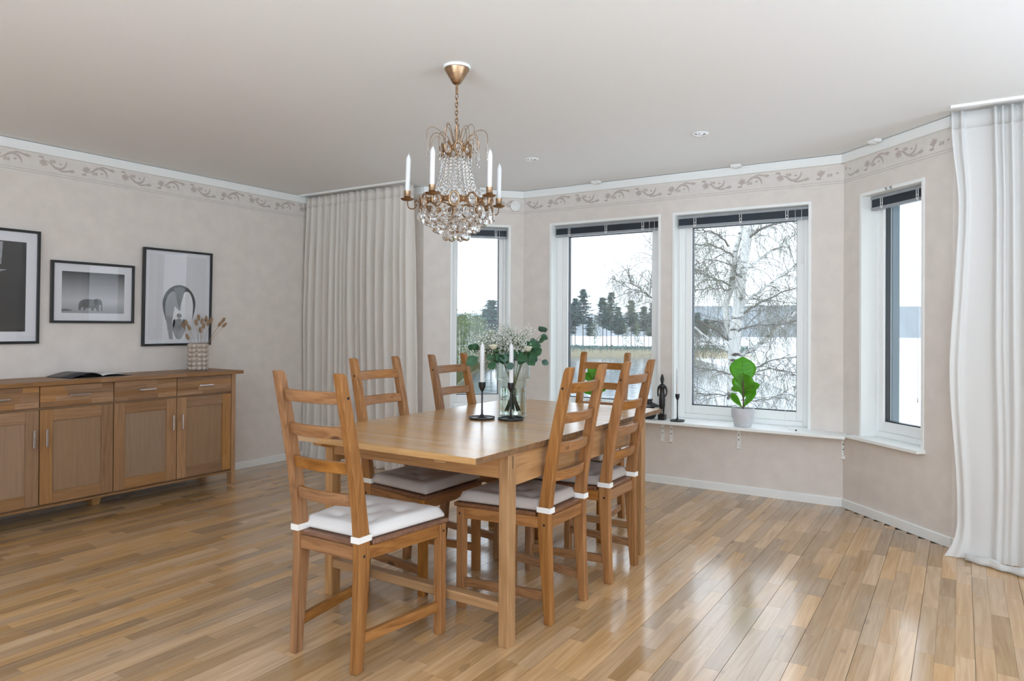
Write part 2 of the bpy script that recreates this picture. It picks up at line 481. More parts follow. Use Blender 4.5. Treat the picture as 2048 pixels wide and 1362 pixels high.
def ribbon(pts, ws):
    "outline polygon of a stroke with varying width (2D)"
    Lf, Rt = [], []
    for i, p in enumerate(pts):
        a = pts[max(i - 1, 0)]; b = pts[min(i + 1, len(pts) - 1)]
        dx, dy = b[0] - a[0], b[1] - a[1]; l = math.hypot(dx, dy) or 1
        Lf.append((p[0] - dy / l * ws[i], p[1] + dx / l * ws[i])); Rt.append((p[0] + dy / l * ws[i], p[1] - dx / l * ws[i]))
    return Lf, Rt


def motif():
    "strokes of one tulip-and-scroll unit; u 0..0.269, v 0..0.1"
    S = []
    def leaf(x, y, a, l, wd):
        pts = [(x + l * t * math.cos(a), y + l * t * math.sin(a)) for t in (0, .25, .5, .75, 1)]
        S.append((pts, [.0004, wd * .8, wd, wd * .7, .0003]))
    def curve(P, w0):
        c = [(p.x, p.y) for p in catmull([Vector((a, b, 0)) for a, b in P], 4)]; n = len(c)
        S.append((c, [max(.0006, w0 * math.sin(PI * (i + .6) / (n + .2))) for i in range(n)]))
    for k, a in enumerate((60, 85, 110, 135, 160)):     # tulip petals
        leaf(.052, .036, R(a), .046 - .004 * abs(k - 2), .0046)
    leaf(.05, .03, R(110), .02, .008)
    curve([(.052, .034), (.085, .046), (.125, .075), (.165, .068), (.185, .04), (.186, .018)], .0058)     # big scroll
    curve([(.125, .075), (.155, .088), (.195, .082), (.235, .062)], .0042)
    leaf(.20, .083, R(-10), .045, .0062)
    curve([(.02, .012), (.035, .018), (.052, .034)], .003)
    leaf(.012, .016, R(-4), .04, .0055)
    for cx, cyy, r in ((.112, .034, .0085), (.088, .03, .005), (.098, .026, .004)):
        S.append(([(cx - r, cyy), (cx - r * .7, cyy), (cx, cyy), (cx + r * .7, cyy), (cx + r, cyy)], [.0003, r * .7, r, r * .7, .0003]))
    leaf(.14, .04, R(15), .022, .0045); leaf(.09, .046, R(-50), .02, .004)
    return S


MOT = motif()


def border(parent, Lw, shift=0.0, s_lo=0.0):
    MB().box((s_lo, -.0008, 2.190), (Lw, 0, 2.340)).build('border_strip', M_BORDER, parent)
    m = MB()
    for z in (2.221, 2.206): m.box((s_lo, -.0012, z), (Lw, -.0007, z + .003))
    k = int((s_lo - shift) / .269) - 1
    while k * .269 + shift < Lw:
        u0 = k * .269 + shift
        for si, (pts, ws) in enumerate(MOT):
            q = [(u0 + p[0], 2.234 + (p[1] if k % 2 == 0 else .1 - p[1])) for p in pts]
            if min(p[0] for p in q) < s_lo + .008 or max(p[0] for p in q) > Lw - .008: continue
            a, b = ribbon(q, [w_ * 1.45 for w_ in ws]); n = len(a)
            m.add([(x, -.0013 - .00004 * si, z) for x, z in a] + [(x, -.0013 - .00004 * si, z) for x, z in b], [(i, n + i, n + i + 1, i + 1) for i in range(n - 1)])
        k += 1
    tag(m.build('border_print', M_PRINT, parent), kind='stuff')


border(W_LEFT, L_LEFT, .245, 2.0)
border(W_BL, L_BL, .05); border(W_DL, L_DL, .1); border(W_BAY, L_BAY, .265 - .04); border(W_DR, L_DR, .18); border(W_BR, L_BR, .1)


# ------------------------------------------------------------------ windows
def window(n, A, B, s0, s1, z0, z1, lining=.02, outer=.047, sash=.05, sill=None, depth=.15):
    Lw, rz = wall_frame(A, B)
    root = empty('window_%d' % n, (A[0], A[1], 0), rz); tag(root, kind='structure')
    def frame(x0, x1, za, zb, wl, wr, wb, wt, y0, y1):
        m = MB()
        m.box((x0, y0, za), (x0 + wl, y1, zb)); m.box((x1 - wr, y0, za), (x1, y1, zb))
        m.box((x0 + wl, y0, zb - wt), (x1 - wr, y1, zb)); m.box((x0 + wl, y0, za), (x1 - wr, y1, za + wb)); return m
    frame(s0, s1, z0, z1, lining, lining, .004, lining, -.006, .16).build('casing', M_WHITE, root, bevel=.0015)
    a, b, c, d = s0 + lining, s1 - lining, z0 + .004, z1 - lining
    frame(a, b, c, d, outer, outer, .036, outer * .9, .10, .20).build('outer_frame', M_WHITE2, root, bevel=.003)
    a, b, c, d = a + outer, b - outer, c + .036, d - outer * .9
    frame(a, b, c, d, sash, sash, .064, sash * .92, .112, .175).build('sash_frame', M_WHITE2, root, bevel=.004)
    a, b, c, d = a + sash, b - sash, c + .064, d - sash * .92
    frame(a, b, c, d, .005, .005, .007, .005, .130, .165).build('gasket', M_GASKET, root)
    MB().box((a + .001, depth, c + .001), (b - .001, depth + .004, d - .001)).build('pane', M_PANE, root)
    frame(s0 + .03, s1 - .03, z0, z1 - .02, .03, .03, .02, .03, .20, TH + .012).build('outer_reveal', M_REVEAL, root)
    if sill:
        MB().box((s0 - .056, -.062, z0 - .018), (s1 + .012, .10, z0 + .003)).build('sill', M_WHITE, root, bevel=.003)
    return root


window(1, BL0, BL1, .23, .763, Z0, Z1, outer=.022, sash=.036)
window(2, BL1, BR0, -2.978 - BL1[0], -1.979 - BL1[0], Z0, Z1)
window(3, BL1, BR0, -1.884 - BL1[0], -.880 - BL1[0], Z0, Z1)
window(4, BR0, BR1, .16, .699, Z0, Z1, outer=.022, sash=.036, sill=True)


def added_window(n, A, B, s0, s1, z0, z1, mull):  # windows invented in the unseen walls to let more sky light in
    Lw, rz = wall_frame(A, B)
    root = empty('window_%d' % n, (A[0], A[1], 0), rz); tag(root, kind='structure')
    m = MB(); f = .06
    m.box((s0, .08, z0), (s0 + f, .18, z1)); m.box((s1 - f, .08, z0), (s1, .18, z1))
    m.box((s0 + f, .08, z0), (s1 - f, .18, z0 + f)); m.box((s0 + f, .08, z1 - f), (s1 - f, .18, z1))
    for k in range(1, mull): x = s0 + (s1 - s0) * k / mull; m.box((x - f / 2, .08, z0 + f), (x + f / 2, .18, z1 - f))
    m.build('outer_frame', M_WHITE2, root)
    MB().box((s0 + f, .13, z0 + f), (s1 - f, .134, z1 - f)).build('pane', M_PANE, root)


for i, o in enumerate(RW): added_window(5 + i, (XR, YB), (XR, YF), *o, 3)
for i, o in enumerate(FW): added_window(7 + i, (XR, YF), (XL, YF), *o, 3)


# ------------------------------------------------------------------ world outside
LAKE = -4.8
M_LAKE, nt, b, out = new_mat('lake_water')
b.inputs['Base Color'].default_value = (.10, .125, .145, 1); b.inputs['Roughness'].default_value = .12; b.inputs['IOR'].default_value = 1.33
tc = N(nt, 'ShaderNodeTexCoord'); nz = N(nt, 'ShaderNodeTexNoise'); nz.inputs['Scale'].default_value = .9; nz.inputs['Detail'].default_value = 4
nt.links.new(tc.outputs['Object'], nz.inputs['Vector'])
bp = N(nt, 'ShaderNodeBump'); bp.inputs['Strength'].default_value = .25; bp.inputs['Distance'].default_value = .15
nt.links.new(nz.outputs[0], bp.inputs['Height']); nt.links.new(bp.outputs[0], b.inputs['Normal'])
M_ICE = plain('snowy_ice', (.74, .78, .81, 1), .6, mottle=.12, mscale=.05)
M_SNOW = plain('snowy_ground', (.70, .72, .72, 1), .8, mottle=.25, mscale=.4)
M_BANK = plain('grassy_bank', (.075, .075, .03, 1), .9, mottle=.6, mscale=.5)
M_HILL = plain('far_forest', (.24, .27, .295, 1), .95, spec=.1, mottle=.25, mscale=.03)  # lake haze partly put into the colour, paler than bare forest
M_ISLE = plain('island_ground', (.08, .08, .065, 1), .95, mottle=.5, mscale=.3)
M_REED = plain('dry_reed', (.42, .37, .26, 1), .9, trans=.2)
M_PINEL = plain('pine_needles', (.085, .15, .135, 1), .9, spec=.1, mottle=.35, mscale=.6)
M_SPRL = plain('young_birch_leaves', (.15, .20, .09, 1), .9, spec=.1, trans=.3, mottle=.3, mscale=.6)
M_BARKP = plain('pine_bark', (.11, .085, .07, 1), .95)
M_BIRCH, nt, b, out = new_mat('birch_bark')
tc = N(nt, 'ShaderNodeTexCoord'); mp = N(nt, 'ShaderNodeMapping'); mp.inputs['Scale'].default_value = (3, 3, 9)
nz = N(nt, 'ShaderNodeTexNoise'); nz.inputs['Scale'].default_value = 1.3; nz.inputs['Detail'].default_value = 4
rp = N(nt, 'ShaderNodeValToRGB'); rp.color_ramp.elements[0].position = .34; rp.color_ramp.elements[0].color = (.07, .06, .05, 1)
rp.color_ramp.elements[1].position = .46; rp.color_ramp.elements[1].color = (.60, .60, .58, 1)
nt.links.new(tc.outputs['Object'], mp.inputs[0]); nt.links.new(mp.outputs[0], nz.inputs['Vector']); nt.links.new(nz.outputs[0], rp.inputs[0])
nt.links.new(rp.outputs[0], b.inputs['Base Color']); b.inputs['Roughness'].default_value = .8
M_BRANCH = plain('birch_branch', (.15, .14, .125, 1), .9)
M_CATKIN = plain('birch_buds', (.16, .18, .085, 1), .9, trans=.3)


def flat(name, poly, z0, z1, mat, kind='structure', label=None):
    o = MB().prism(poly, z0, z1, 'z').build(name, mat)
    return tag(o, kind=kind)


flat('lake', [(-1500, 10), (1500, 10), (1500, 2500), (-1500, 2500)], LAKE - 1, LAKE, M_LAKE)
p_ice = [world_at(1365, 700, 1)]
def ground_at(px, depth, z):
    q = world_at(px, 700, depth); return (q.x, q.y, z)
ice = [ground_at(1330, 175, 0)[:2], ground_at(1480, 95, 0)[:2], ground_at(1700, 45, 0)[:2], ground_at(1960, 30, 0)[:2], ground_at(3400, 60, 0)[:2], ground_at(3400, 600, 0)[:2], ground_at(1900, 700, 0)[:2], ground_at(1024, 700, 0)[:2], ground_at(940, 240, 0)[:2]]
flat('lake_ice', ice, LAKE - .2, LAKE + .06, M_ICE)
# the bank the house stands on, falling to the lake
rows = []
for j in range(25):
    y = -40 + j * 3.2; row = []
    for i in range(45):
        x = -70 + i * 3.2; t = min(max((y - 8) / 14 , 0), 1)
        z = -.75 - (3.6) * t * t * (3 - 2 * t) + noise.noise((x * .15, y * .15, 0)) * .12
        if y > 26: z -= (y - 26) * .3
        row.append((x, y, z))
    rows.append(row)
tag(MB().grid(rows).build('ground', M_SNOW, smooth=60), kind='structure')


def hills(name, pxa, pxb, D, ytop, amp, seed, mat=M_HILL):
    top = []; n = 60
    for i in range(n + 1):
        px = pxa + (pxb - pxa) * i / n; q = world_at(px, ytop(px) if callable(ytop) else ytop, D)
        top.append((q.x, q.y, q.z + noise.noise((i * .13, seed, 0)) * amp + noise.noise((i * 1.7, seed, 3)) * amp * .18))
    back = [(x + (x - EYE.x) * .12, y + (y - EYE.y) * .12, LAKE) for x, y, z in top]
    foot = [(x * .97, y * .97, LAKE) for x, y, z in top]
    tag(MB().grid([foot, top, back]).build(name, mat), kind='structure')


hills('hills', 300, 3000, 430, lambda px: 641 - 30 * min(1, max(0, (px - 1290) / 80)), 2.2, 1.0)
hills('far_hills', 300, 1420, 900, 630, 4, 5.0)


def blob_tree(name, base, h, kind, seed, label, group):
    r = random.Random(seed); root = empty(name, base); tag(root, label, 'tree', group)
    if kind == 'pine':
        trunk = MB().tube([(0, 0, -.3), (r.uniform(-.1, .1), 0, h * .5), (r.uniform(-.2, .2), 0, h * .98)], [h * .010, h * .008, h * .002], 5)
        m = MB(); lo = r.uniform(.30, .48)
        nl = int(h * 2.0)
        for k in range(nl):
            q_ = k / nl; z = h * (lo + (1 - lo) * q_) + r.uniform(-.1, .1)
            rad = h * .23 * (1 - q_) ** .75 * (.45 + .55 * min(1, q_ * 4)) * r.uniform(.6, 1.2) + .12
            a0 = r.uniform(0, 6.28)
            for q in range(r.choice((4, 5, 5))):
                a = a0 + q * 1.7 + r.uniform(-.6, .6); rr = rad * r.uniform(.45, 1.15)
                ex, ey, ez = rr * math.cos(a), rr * math.sin(a), z + rr * r.uniform(-.12, .28)
                trunk.tube([(0, 0, z), (ex * .85, ey * .85, ez)], [.03, .01], 3)
                for c in range(40):
                    u = r.uniform(.25, 1.08); p = Vector((ex * u + r.gauss(0, .22), ey * u + r.gauss(0, .22), z + (ez - z) * u + r.uniform(-.1, .16)))
                    s_ = r.uniform(.20, .48); m.add([p + Vector((r.uniform(-1, 1), r.uniform(-1, 1), r.uniform(-.35, .45))) * s_ for _ in range(3)], [(0, 1, 2)])
        trunk.build('trunk', M_BARKP, root); tag(m.build('crown', M_PINEL, root), kind='stuff')
    else:
        trunk = MB().tube([(0, 0, -.3), (r.uniform(-.2, .2), 0, h * .5), (r.uniform(-.4, .4), 0, h * .97)], [h * .011, h * .008, h * .002], 5)
        m = MB()
        for k in range(int(h * 6)):
            t = r.uniform(.12, 1) ** .8; a = r.uniform(0, 6.28); rad = h * .17 * math.sin(PI * min(1, t * .8 + .15)) * r.uniform(.3, 1)
            ex, ey, ez = rad * math.cos(a), rad * math.sin(a), h * t
            trunk.tube([(0, 0, ez - rad * .8), (ex, ey, ez)], [.02, .006], 3)
            for c in range(16):
                p = Vector((ex + r.gauss(0, .35), ey + r.gauss(0, .35), ez + r.gauss(-.2, .45))); s = .09
                m.add([p + Vector((r.uniform(-1, 1), r.uniform(-1, 1), r.uniform(-1, 1))) * s * 2 for _ in range(3)], [(0, 1, 2)])
        trunk.build('trunk', M_BIRCH, root); tag(m.build('crown', M_SPRL, root), kind='stuff')
    return root


# the wooded point across the water: base pixel column, distance, height
isl = [ground_at(1060, 172, 0)[:2], ground_at(1200, 160, 0)[:2], ground_at(1330, 150, 0)[:2], ground_at(1440, 160, 0)[:2], ground_at(1500, 176, 0)[:2], ground_at(1400, 196, 0)[:2], ground_at(1040, 214, 0)[:2]]
flat('shore', isl, LAKE - .5, LAKE + .25, M_ISLE)
PLAB = {1150: 'pine at the left edge of the pine-facing window, on the wooded point', 1166: 'tallest pine, standing near the left end of the wooded point across the lake', 1205: 'left pine of the close middle group on the wooded point',
        1222: 'tallest pine of the close middle group on the wooded point', 1262: 'pine standing alone right of the middle group on the wooded point', 1288: 'slim pine just left of the last pine in the pine-facing window',
        1305: 'last pine at the right edge of the pine-facing window view', 1236: 'low pine at the right side of the middle pine group on the point'}
PG = 'pines on the wooded point across the lake'
for i, (px, D, h) in enumerate([(1150, 186, 13.2), (1166, 180, 15.4), (1143, 194, 12.2), (1205, 178, 13.2), (1222, 175, 14.4), (1213, 190, 12.0), (1236, 186, 11.0), (1262, 178, 12.4), (1270, 190, 9.6), (1288, 174, 10.8), (1305, 170, 11.6), (1298, 190, 9.0), (1180, 200, 8.5), (1330, 178, 12.0), (1245, 202, 8.2), (1395, 182, 9.5), (1412, 188, 8.0)]):
    blob_tree('pine_tree', ground_at(px, D, LAKE + .2), h, 'pine', 20 + i, PLAB.get(px, 'lower pine at the back of the wooded point across the lake'), PG)
for i, (px, D, h) in enumerate([(1190, 182, 8.0), (1252, 186, 6.6), (1275, 172, 6.4), (1425, 176, 7.4)]):
    blob_tree('birch_tree', ground_at(px, D, LAKE + .2), h, 'birch', 60 + i, 'small pale green birch among the pines across the lake', 'small birches across the lake')
rr = random.Random(11); m = MB()
for k in range(3600):
    px = rr.uniform(1080, 1520); D = rr.uniform(130, 150) - (px - 1300) * .01
    g = ground_at(px, D, LAKE); hh = rr.uniform(.9, 1.7) * (1 if px < 1440 else max(.2, 1 - (px - 1440) / 90)); wv = .05
    m.add([(g[0] - wv, g[1], LAKE - .1), (g[0] + wv, g[1], LAKE - .1), (g[0] + rr.uniform(-.2, .2), g[1], LAKE + hh)], [(0, 1, 2)])
tag(m.build('reeds', M_REED), kind='stuff')
m = MB()
for k in range(2600):                                    # low scrub along the point
    px = rr.uniform(1090, 1500); D = rr.uniform(150, 168); g = ground_at(px, D, LAKE + .2); s = rr.uniform(.12, .4)
    for _ in range(2):
        p = Vector(g) + Vector((rr.uniform(-.5, .5), 0, rr.uniform(0, 1.3)))
        m.add([p + Vector((rr.uniform(-1, 1), rr.uniform(-1, 1), rr.uniform(-1, 1))) * s for _ in range(3)], [(0, 1, 2)])
tag(m.build('undergrowth', M_PINEL), kind='stuff')
# the near shore seen through the narrow left window
flat('near_shore', [ground_at(300, 60, 0)[:2], ground_at(700, 46, 0)[:2], ground_at(905, 60, 0)[:2], ground_at(960, 92, 0)[:2], ground_at(1010, 108, 0)[:2], ground_at(1030, 130, 0)[:2], ground_at(960, 190, 0)[:2], ground_at(200, 160, 0)[:2]], LAKE - .6, LAKE + .5, M_BANK)
for i, (px, D, h, kd) in enumerate([(983, 104, 9.4, 'pine'), (972, 112, 8.4, 'pine'), (1001, 108, 8.8, 'pine'), (935, 98, 7.4, 'birch'), (960, 94, 7.0, 'birch'), (918, 86, 6.8, 'birch'), (948, 108, 7.6, 'birch'), (925, 106, 7.4, 'pine'), (905, 92, 7.6, 'birch'), (968, 118, 7.2, 'birch'),
                                    (912, 100, 7.2, 'birch'), (942, 90, 6.0, 'birch'), (926, 92, 6.4, 'birch'), (955, 116, 7.4, 'pine'), (980, 96, 5.0, 'birch')]):
    if kd == 'pine': blob_tree('pine_tree', ground_at(px, D, LAKE + .4), h, 'pine', 90 + i, 'dark pine on the near shore seen through the narrow window behind the bouquet', 'pines on the near shore')
    else: blob_tree('birch_tree', ground_at(px, D, LAKE + .4), h, 'birch', 90 + i, 'pale green birch on the near shore seen through the narrow window', 'birches on the near shore')
m = MB()
for k in range(6000):
    px = rr.uniform(880, 1020); D = rr.uniform(56, 100); g = ground_at(px, D, LAKE)
    if D < 60 + max(0, px - 905) * .55: continue
    hh = rr.uniform(.4, 1.4); m.add([(g[0] - .04, g[1], LAKE + .4), (g[0] + .04, g[1], LAKE + .4), (g[0] + rr.uniform(-.3, .3), g[1], LAKE + .4 + hh)], [(0, 1, 2)])
tag(m.build('shore_grass', plain('shore_grass', (.10, .11, .04, 1), .9, trans=.2, mottle=.4, mscale=.5)), kind='stuff')


# the birch in front of the right-hand window
def birch():
    D = 14.0; r = random.Random(5)
    o0 = world_at(1466, 700, D); base = Vector((o0.x, o0.y, -3.0))
    root = empty('weeping_birch', base); tag(root, 'white-stemmed birch with drooping bare twigs right outside the right bay window', 'tree')
    def W(px, py, dz=0.0): return world_at(px, py, D + dz) - base
    tr = MB()
    tr.tube([Vector((0, 0, -1)), W(1467, 830), W(1469, 700), W(1470, 662), W(1477, 618), W(1482, 552), W(1492, 486), W(1499, 440), W(1503, 340), W(1508, 200), W(1510, 60)],
            [.15, .14, .125, .118, .112, .105, .10, .095, .08, .06, .03], 10)
    tr.build('trunk', M_BIRCH, root, smooth=60)
    MB().tube([W(1469, 690, .1), W(1455, 665, .2), W(1451, 610, .25), W(1463, 575, .2), W(1468, 535, .2), W(1471, 503, .2), W(1484, 455, .2), W(1496, 380, .25), W(1500, 300, .3)],
              [.06, .065, .068, .066, .062, .055, .045, .04, .03], 8).build('side_stem', M_BIRCH, root, smooth=60)
    main = [
        ([(1474, 716), (1520, 688), (1560, 652), (1600, 620), (1680, 585)], .05, .0), ([(1483, 548), (1520, 517), (1560, 492), (1600, 464), (1670, 440)], .036, .6),
        ([(1481, 612), (1515, 586), (1556, 556), (1600, 524), (1660, 505)], .034, -.6), ([(1478, 632), (1520, 606), (1570, 583), (1620, 570)], .026, .8),
        ([(1494, 480), (1530, 455), (1570, 440), (1610, 400)], .028, -.5), ([(1475, 664), (1500, 652), (1560, 648), (1600, 640)], .018, -.9),
        ([(1466, 512), (1440, 497), (1410, 490), (1360, 492)], .026, .5), ([(1456, 490), (1440, 472), (1418, 462), (1390, 461), (1350, 470)], .02, -.4),
        ([(1461, 572), (1440, 563), (1410, 550), (1385, 540)], .02, -.6), ([(1463, 579), (1440, 577), (1405, 579), (1370, 590)], .016, .7),
        ([(1465, 706), (1440, 694), (1410, 672), (1380, 650), (1330, 640)], .036, -.3), ([(1466, 655), (1440, 645), (1418, 646), (1390, 660)], .018, .6),
        ([(1468, 690), (1430, 660), (1360, 626), (1305, 597), (1275, 575), (1262, 560), (1255, 538)], .03, .9), ([(1290, 584), (1262, 578), (1228, 555)], .014, .9),
        ([(1300, 592), (1302, 560), (1306, 520), (1300, 480)], .012, .9), ([(1492, 500), (1500, 470), (1520, 430), (1540, 380)], .02, .3),
        ([(1482, 560), (1460, 530), (1420, 520), (1390, 530)], .014, -.9), ([(1470, 736), (1510, 735), (1560, 716), (1610, 716)], .02, .4),
        ([(1468, 750), (1430, 742), (1390, 735), (1340, 738)], .018, -.5), ([(1470, 760), (1530, 740), (1570, 742), (1610, 760)], .014, -.8),
        ([(1469, 790), (1430, 790), (1395, 785), (1350, 770)], .014, .3), ([(1470, 800), (1520, 800), (1560, 790), (1600, 770)], .014, .6), ([(1484, 600), (1540, 600), (1610, 610)], .014, 1.1)]
    sub = []; tw = MB(); bud = MB()
    for pts, r0, dz in main:
        P = catmull([W(x, y, dz * i / (len(pts) - 1) * 2.2) for i, (x, y) in enumerate(pts)], 5)
        P = [p + Vector((r.gauss(0, .012), r.gauss(0, .012), r.gauss(0, .012))) for p in P]
        n = len(P); MB().tube(P, [r0 * (1 - .7 * i / n) for i in range(n)], 6).build('branch', M_BIRCH if r0 > .03 else M_BRANCH, root, smooth=60)
        for i in range(2, n):
            for q in range(2):
                d = (P[i] - P[i - 1]).normalized(); s = Vector((r.gauss(0, 1), r.gauss(0, 1), r.gauss(.25, .5))).normalized()
                l = r.uniform(.3, .95); d2 = (d * .55 + s * .6).normalized(); e = [P[i]]
                for k in range(4):
                    d2 = (d2 + Vector((r.gauss(0, .12), r.gauss(0, .12), -.10 - .1 * k))).normalized(); e.append(e[-1] + d2 * l / 4)
                tw.tube(e, [.007, .006, .005, .004, .003], 3); sub.append(e)
    for e in sub:
        for p in e[1:]:
            for q in range(2):
                l = r.uniform(.2, .75); d2 = Vector((r.gauss(0, .5), r.gauss(0, .5), -.35)).normalized(); g = [p]
                for k in range(4):
                    d2 = (d2 + Vector((r.gauss(0, .1), r.gauss(0, .1), -.38))).normalized(); g.append(g[-1] + d2 * l / 4)
                tw.tube(g, [.0022, .002, .0018, .0015, .0012], 3)
                for k in range(1, 5):
                    for z in range(2):
                        s = r.uniform(.006, .0125); a = g[k] + Vector((r.gauss(0, .015), r.gauss(0, .015), r.gauss(0, .03)))
                        v = Vector((r.gauss(0, .6), r.gauss(0, .6), -1)).normalized() * s * 2.6; o = Vector((r.uniform(-1, 1), r.uniform(-1, 1), 0)) * s * .5
                        bud.add([a, a + v * .5 + o, a + v, a + v * .5 - o], [(0, 1, 2, 3)])
    tag(tw.build('twigs', M_BRANCH, root), kind='stuff'); tag(bud.build('buds', M_CATKIN, root), kind='stuff')


birch()


# mist over the lake
M_HAZE = bpy.data.materials.new('lake_mist'); M_HAZE.use_nodes = True
nt = M_HAZE.node_tree; nt.nodes.clear()
vo = N(nt, 'ShaderNodeVolumeScatter'); vo.inputs['Color'].default_value = (.94, .97, 1, 1); vo.inputs['Density'].default_value = .0005
ou = N(nt, 'ShaderNodeOutputMaterial'); nt.links.new(vo.outputs[0], ou.inputs['Volume'])
tag(MB().box((-900, 40, LAKE + .3), (900, 1000, 90)).build('mist', M_HAZE), kind='stuff')


# ------------------------------------------------------------------ dining table
def staved(parent, name, x0, x1, y0, y1, z0, z1, run, pitch, lmin, lmax, mats, seed, gap=.00006, endg=False):
    "a laminated board: every stave is a piece of its own (run = axis the staves lie along)"
    r = random.Random(seed)
    a0, a1, c0, c1 = (x0, x1, y0, y1) if run == 'x' else (y0, y1, x0, x1)
    n = max(1, round((c1 - c0) / pitch)); pw = (c1 - c0) / n
    for i in range(n):
        s = a0; first = True
        while s < a1 - 1e-6:
            l = r.uniform(lmin, lmax) * (r.uniform(.3, 1) if first else 1); first = False
            e = a1 if a1 - (s + l) < lmin * .5 else min(a1, s + l)
            q0, q1 = c0 + i * pw + gap, c0 + (i + 1) * pw - gap; e0, e1 = s + (gap if s > a0 else 0), e - (gap if e < a1 else 0)
            m = MB()
            if run == 'x': m.box((0, 0, 0), (e1 - e0, q1 - q0, z1 - z0)); loc = (e0, q0, z0)
            else: m.box((0, 0, 0), (q1 - q0, e1 - e0, z1 - z0)); loc = (q0, e0, z0)
            so = m.build(name, mats, parent, loc=loc); s = e
            if endg:
                so.data.materials.append(M_ENDG)
                for pl in so.data.polygons: pl.material_index = 1 if abs(pl.normal['xy'.index(run)]) > .9 else 0


TX0, TX1, TY0, TY1, TZ = -2.432, -1.430, 1.992, 3.790, .753
tcx, tcy = (TX0 + TX1) / 2, (TY0 + TY1) / 2
table = empty('dining_table', (tcx, tcy, 0))
tag(table, 'long oiled oak dining table of laminated staves in the middle of the room', 'table')
hx, hy = (TX1 - TX0) / 2, (TY1 - TY0) / 2
top = MB().box((-hx + .004, -hy + .004, TZ - .020), (hx - .004, hy - .004, TZ - .004)).build('tabletop', OAKT['x'], table)
staved(top, 'stave', -hx, hx, -hy, hy, TZ - .022, TZ, 'x', .0428, .45, .85, OAKT['x'], 4, endg=True)
lx, ly = .504 - .008, .680
for sx in (-1, 1):
    for sy in (-1, 1):
        xo, yo = sx * .496, sy * .679
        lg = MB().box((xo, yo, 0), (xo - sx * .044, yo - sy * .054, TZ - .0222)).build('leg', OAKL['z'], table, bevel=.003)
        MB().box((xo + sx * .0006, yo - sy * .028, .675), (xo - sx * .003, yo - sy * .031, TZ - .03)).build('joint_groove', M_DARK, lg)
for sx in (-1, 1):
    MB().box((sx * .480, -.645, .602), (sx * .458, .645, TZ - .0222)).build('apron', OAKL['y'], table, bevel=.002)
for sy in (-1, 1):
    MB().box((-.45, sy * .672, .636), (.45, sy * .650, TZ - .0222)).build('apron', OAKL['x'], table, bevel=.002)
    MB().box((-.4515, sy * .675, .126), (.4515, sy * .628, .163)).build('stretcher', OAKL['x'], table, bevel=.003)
    for sx in (-1, 1):                                          # draw rails carrying the overhanging end
        y0 = sy * .60; y1 = sy * (hy - .018)
        MB().prism([(y0, TZ - .050), (y1 - sy * .05, TZ - .050), (y1, TZ - .036), (y1, TZ - .0222), (y0, TZ - .0222)], sx * .325 - .026, sx * .325 + .026, 'x').build('draw_rail', OAKL['y'], table, bevel=.002)


# ------------------------------------------------------------------ chairs
POST_BACK = [(0, 0), (.10, .004), (.22, .009), (.36, .013), (.45, .012), (.56, .003), (.70, -.018), (.85, -.046), (1.054, -.088)]   # z, forward offset of the rear face
POST_DEEP = [.035, .040, .046, .053, .056, .048, .046, .042, .037]


def rear_face(z):
    for (z0, a), (z1, b) in zip(POST_BACK, POST_BACK[1:]):
        if z0 <= z <= z1: return a + (b - a) * (z - z0) / (z1 - z0)
    return POST_BACK[-1][1]


CY0 = -.2225


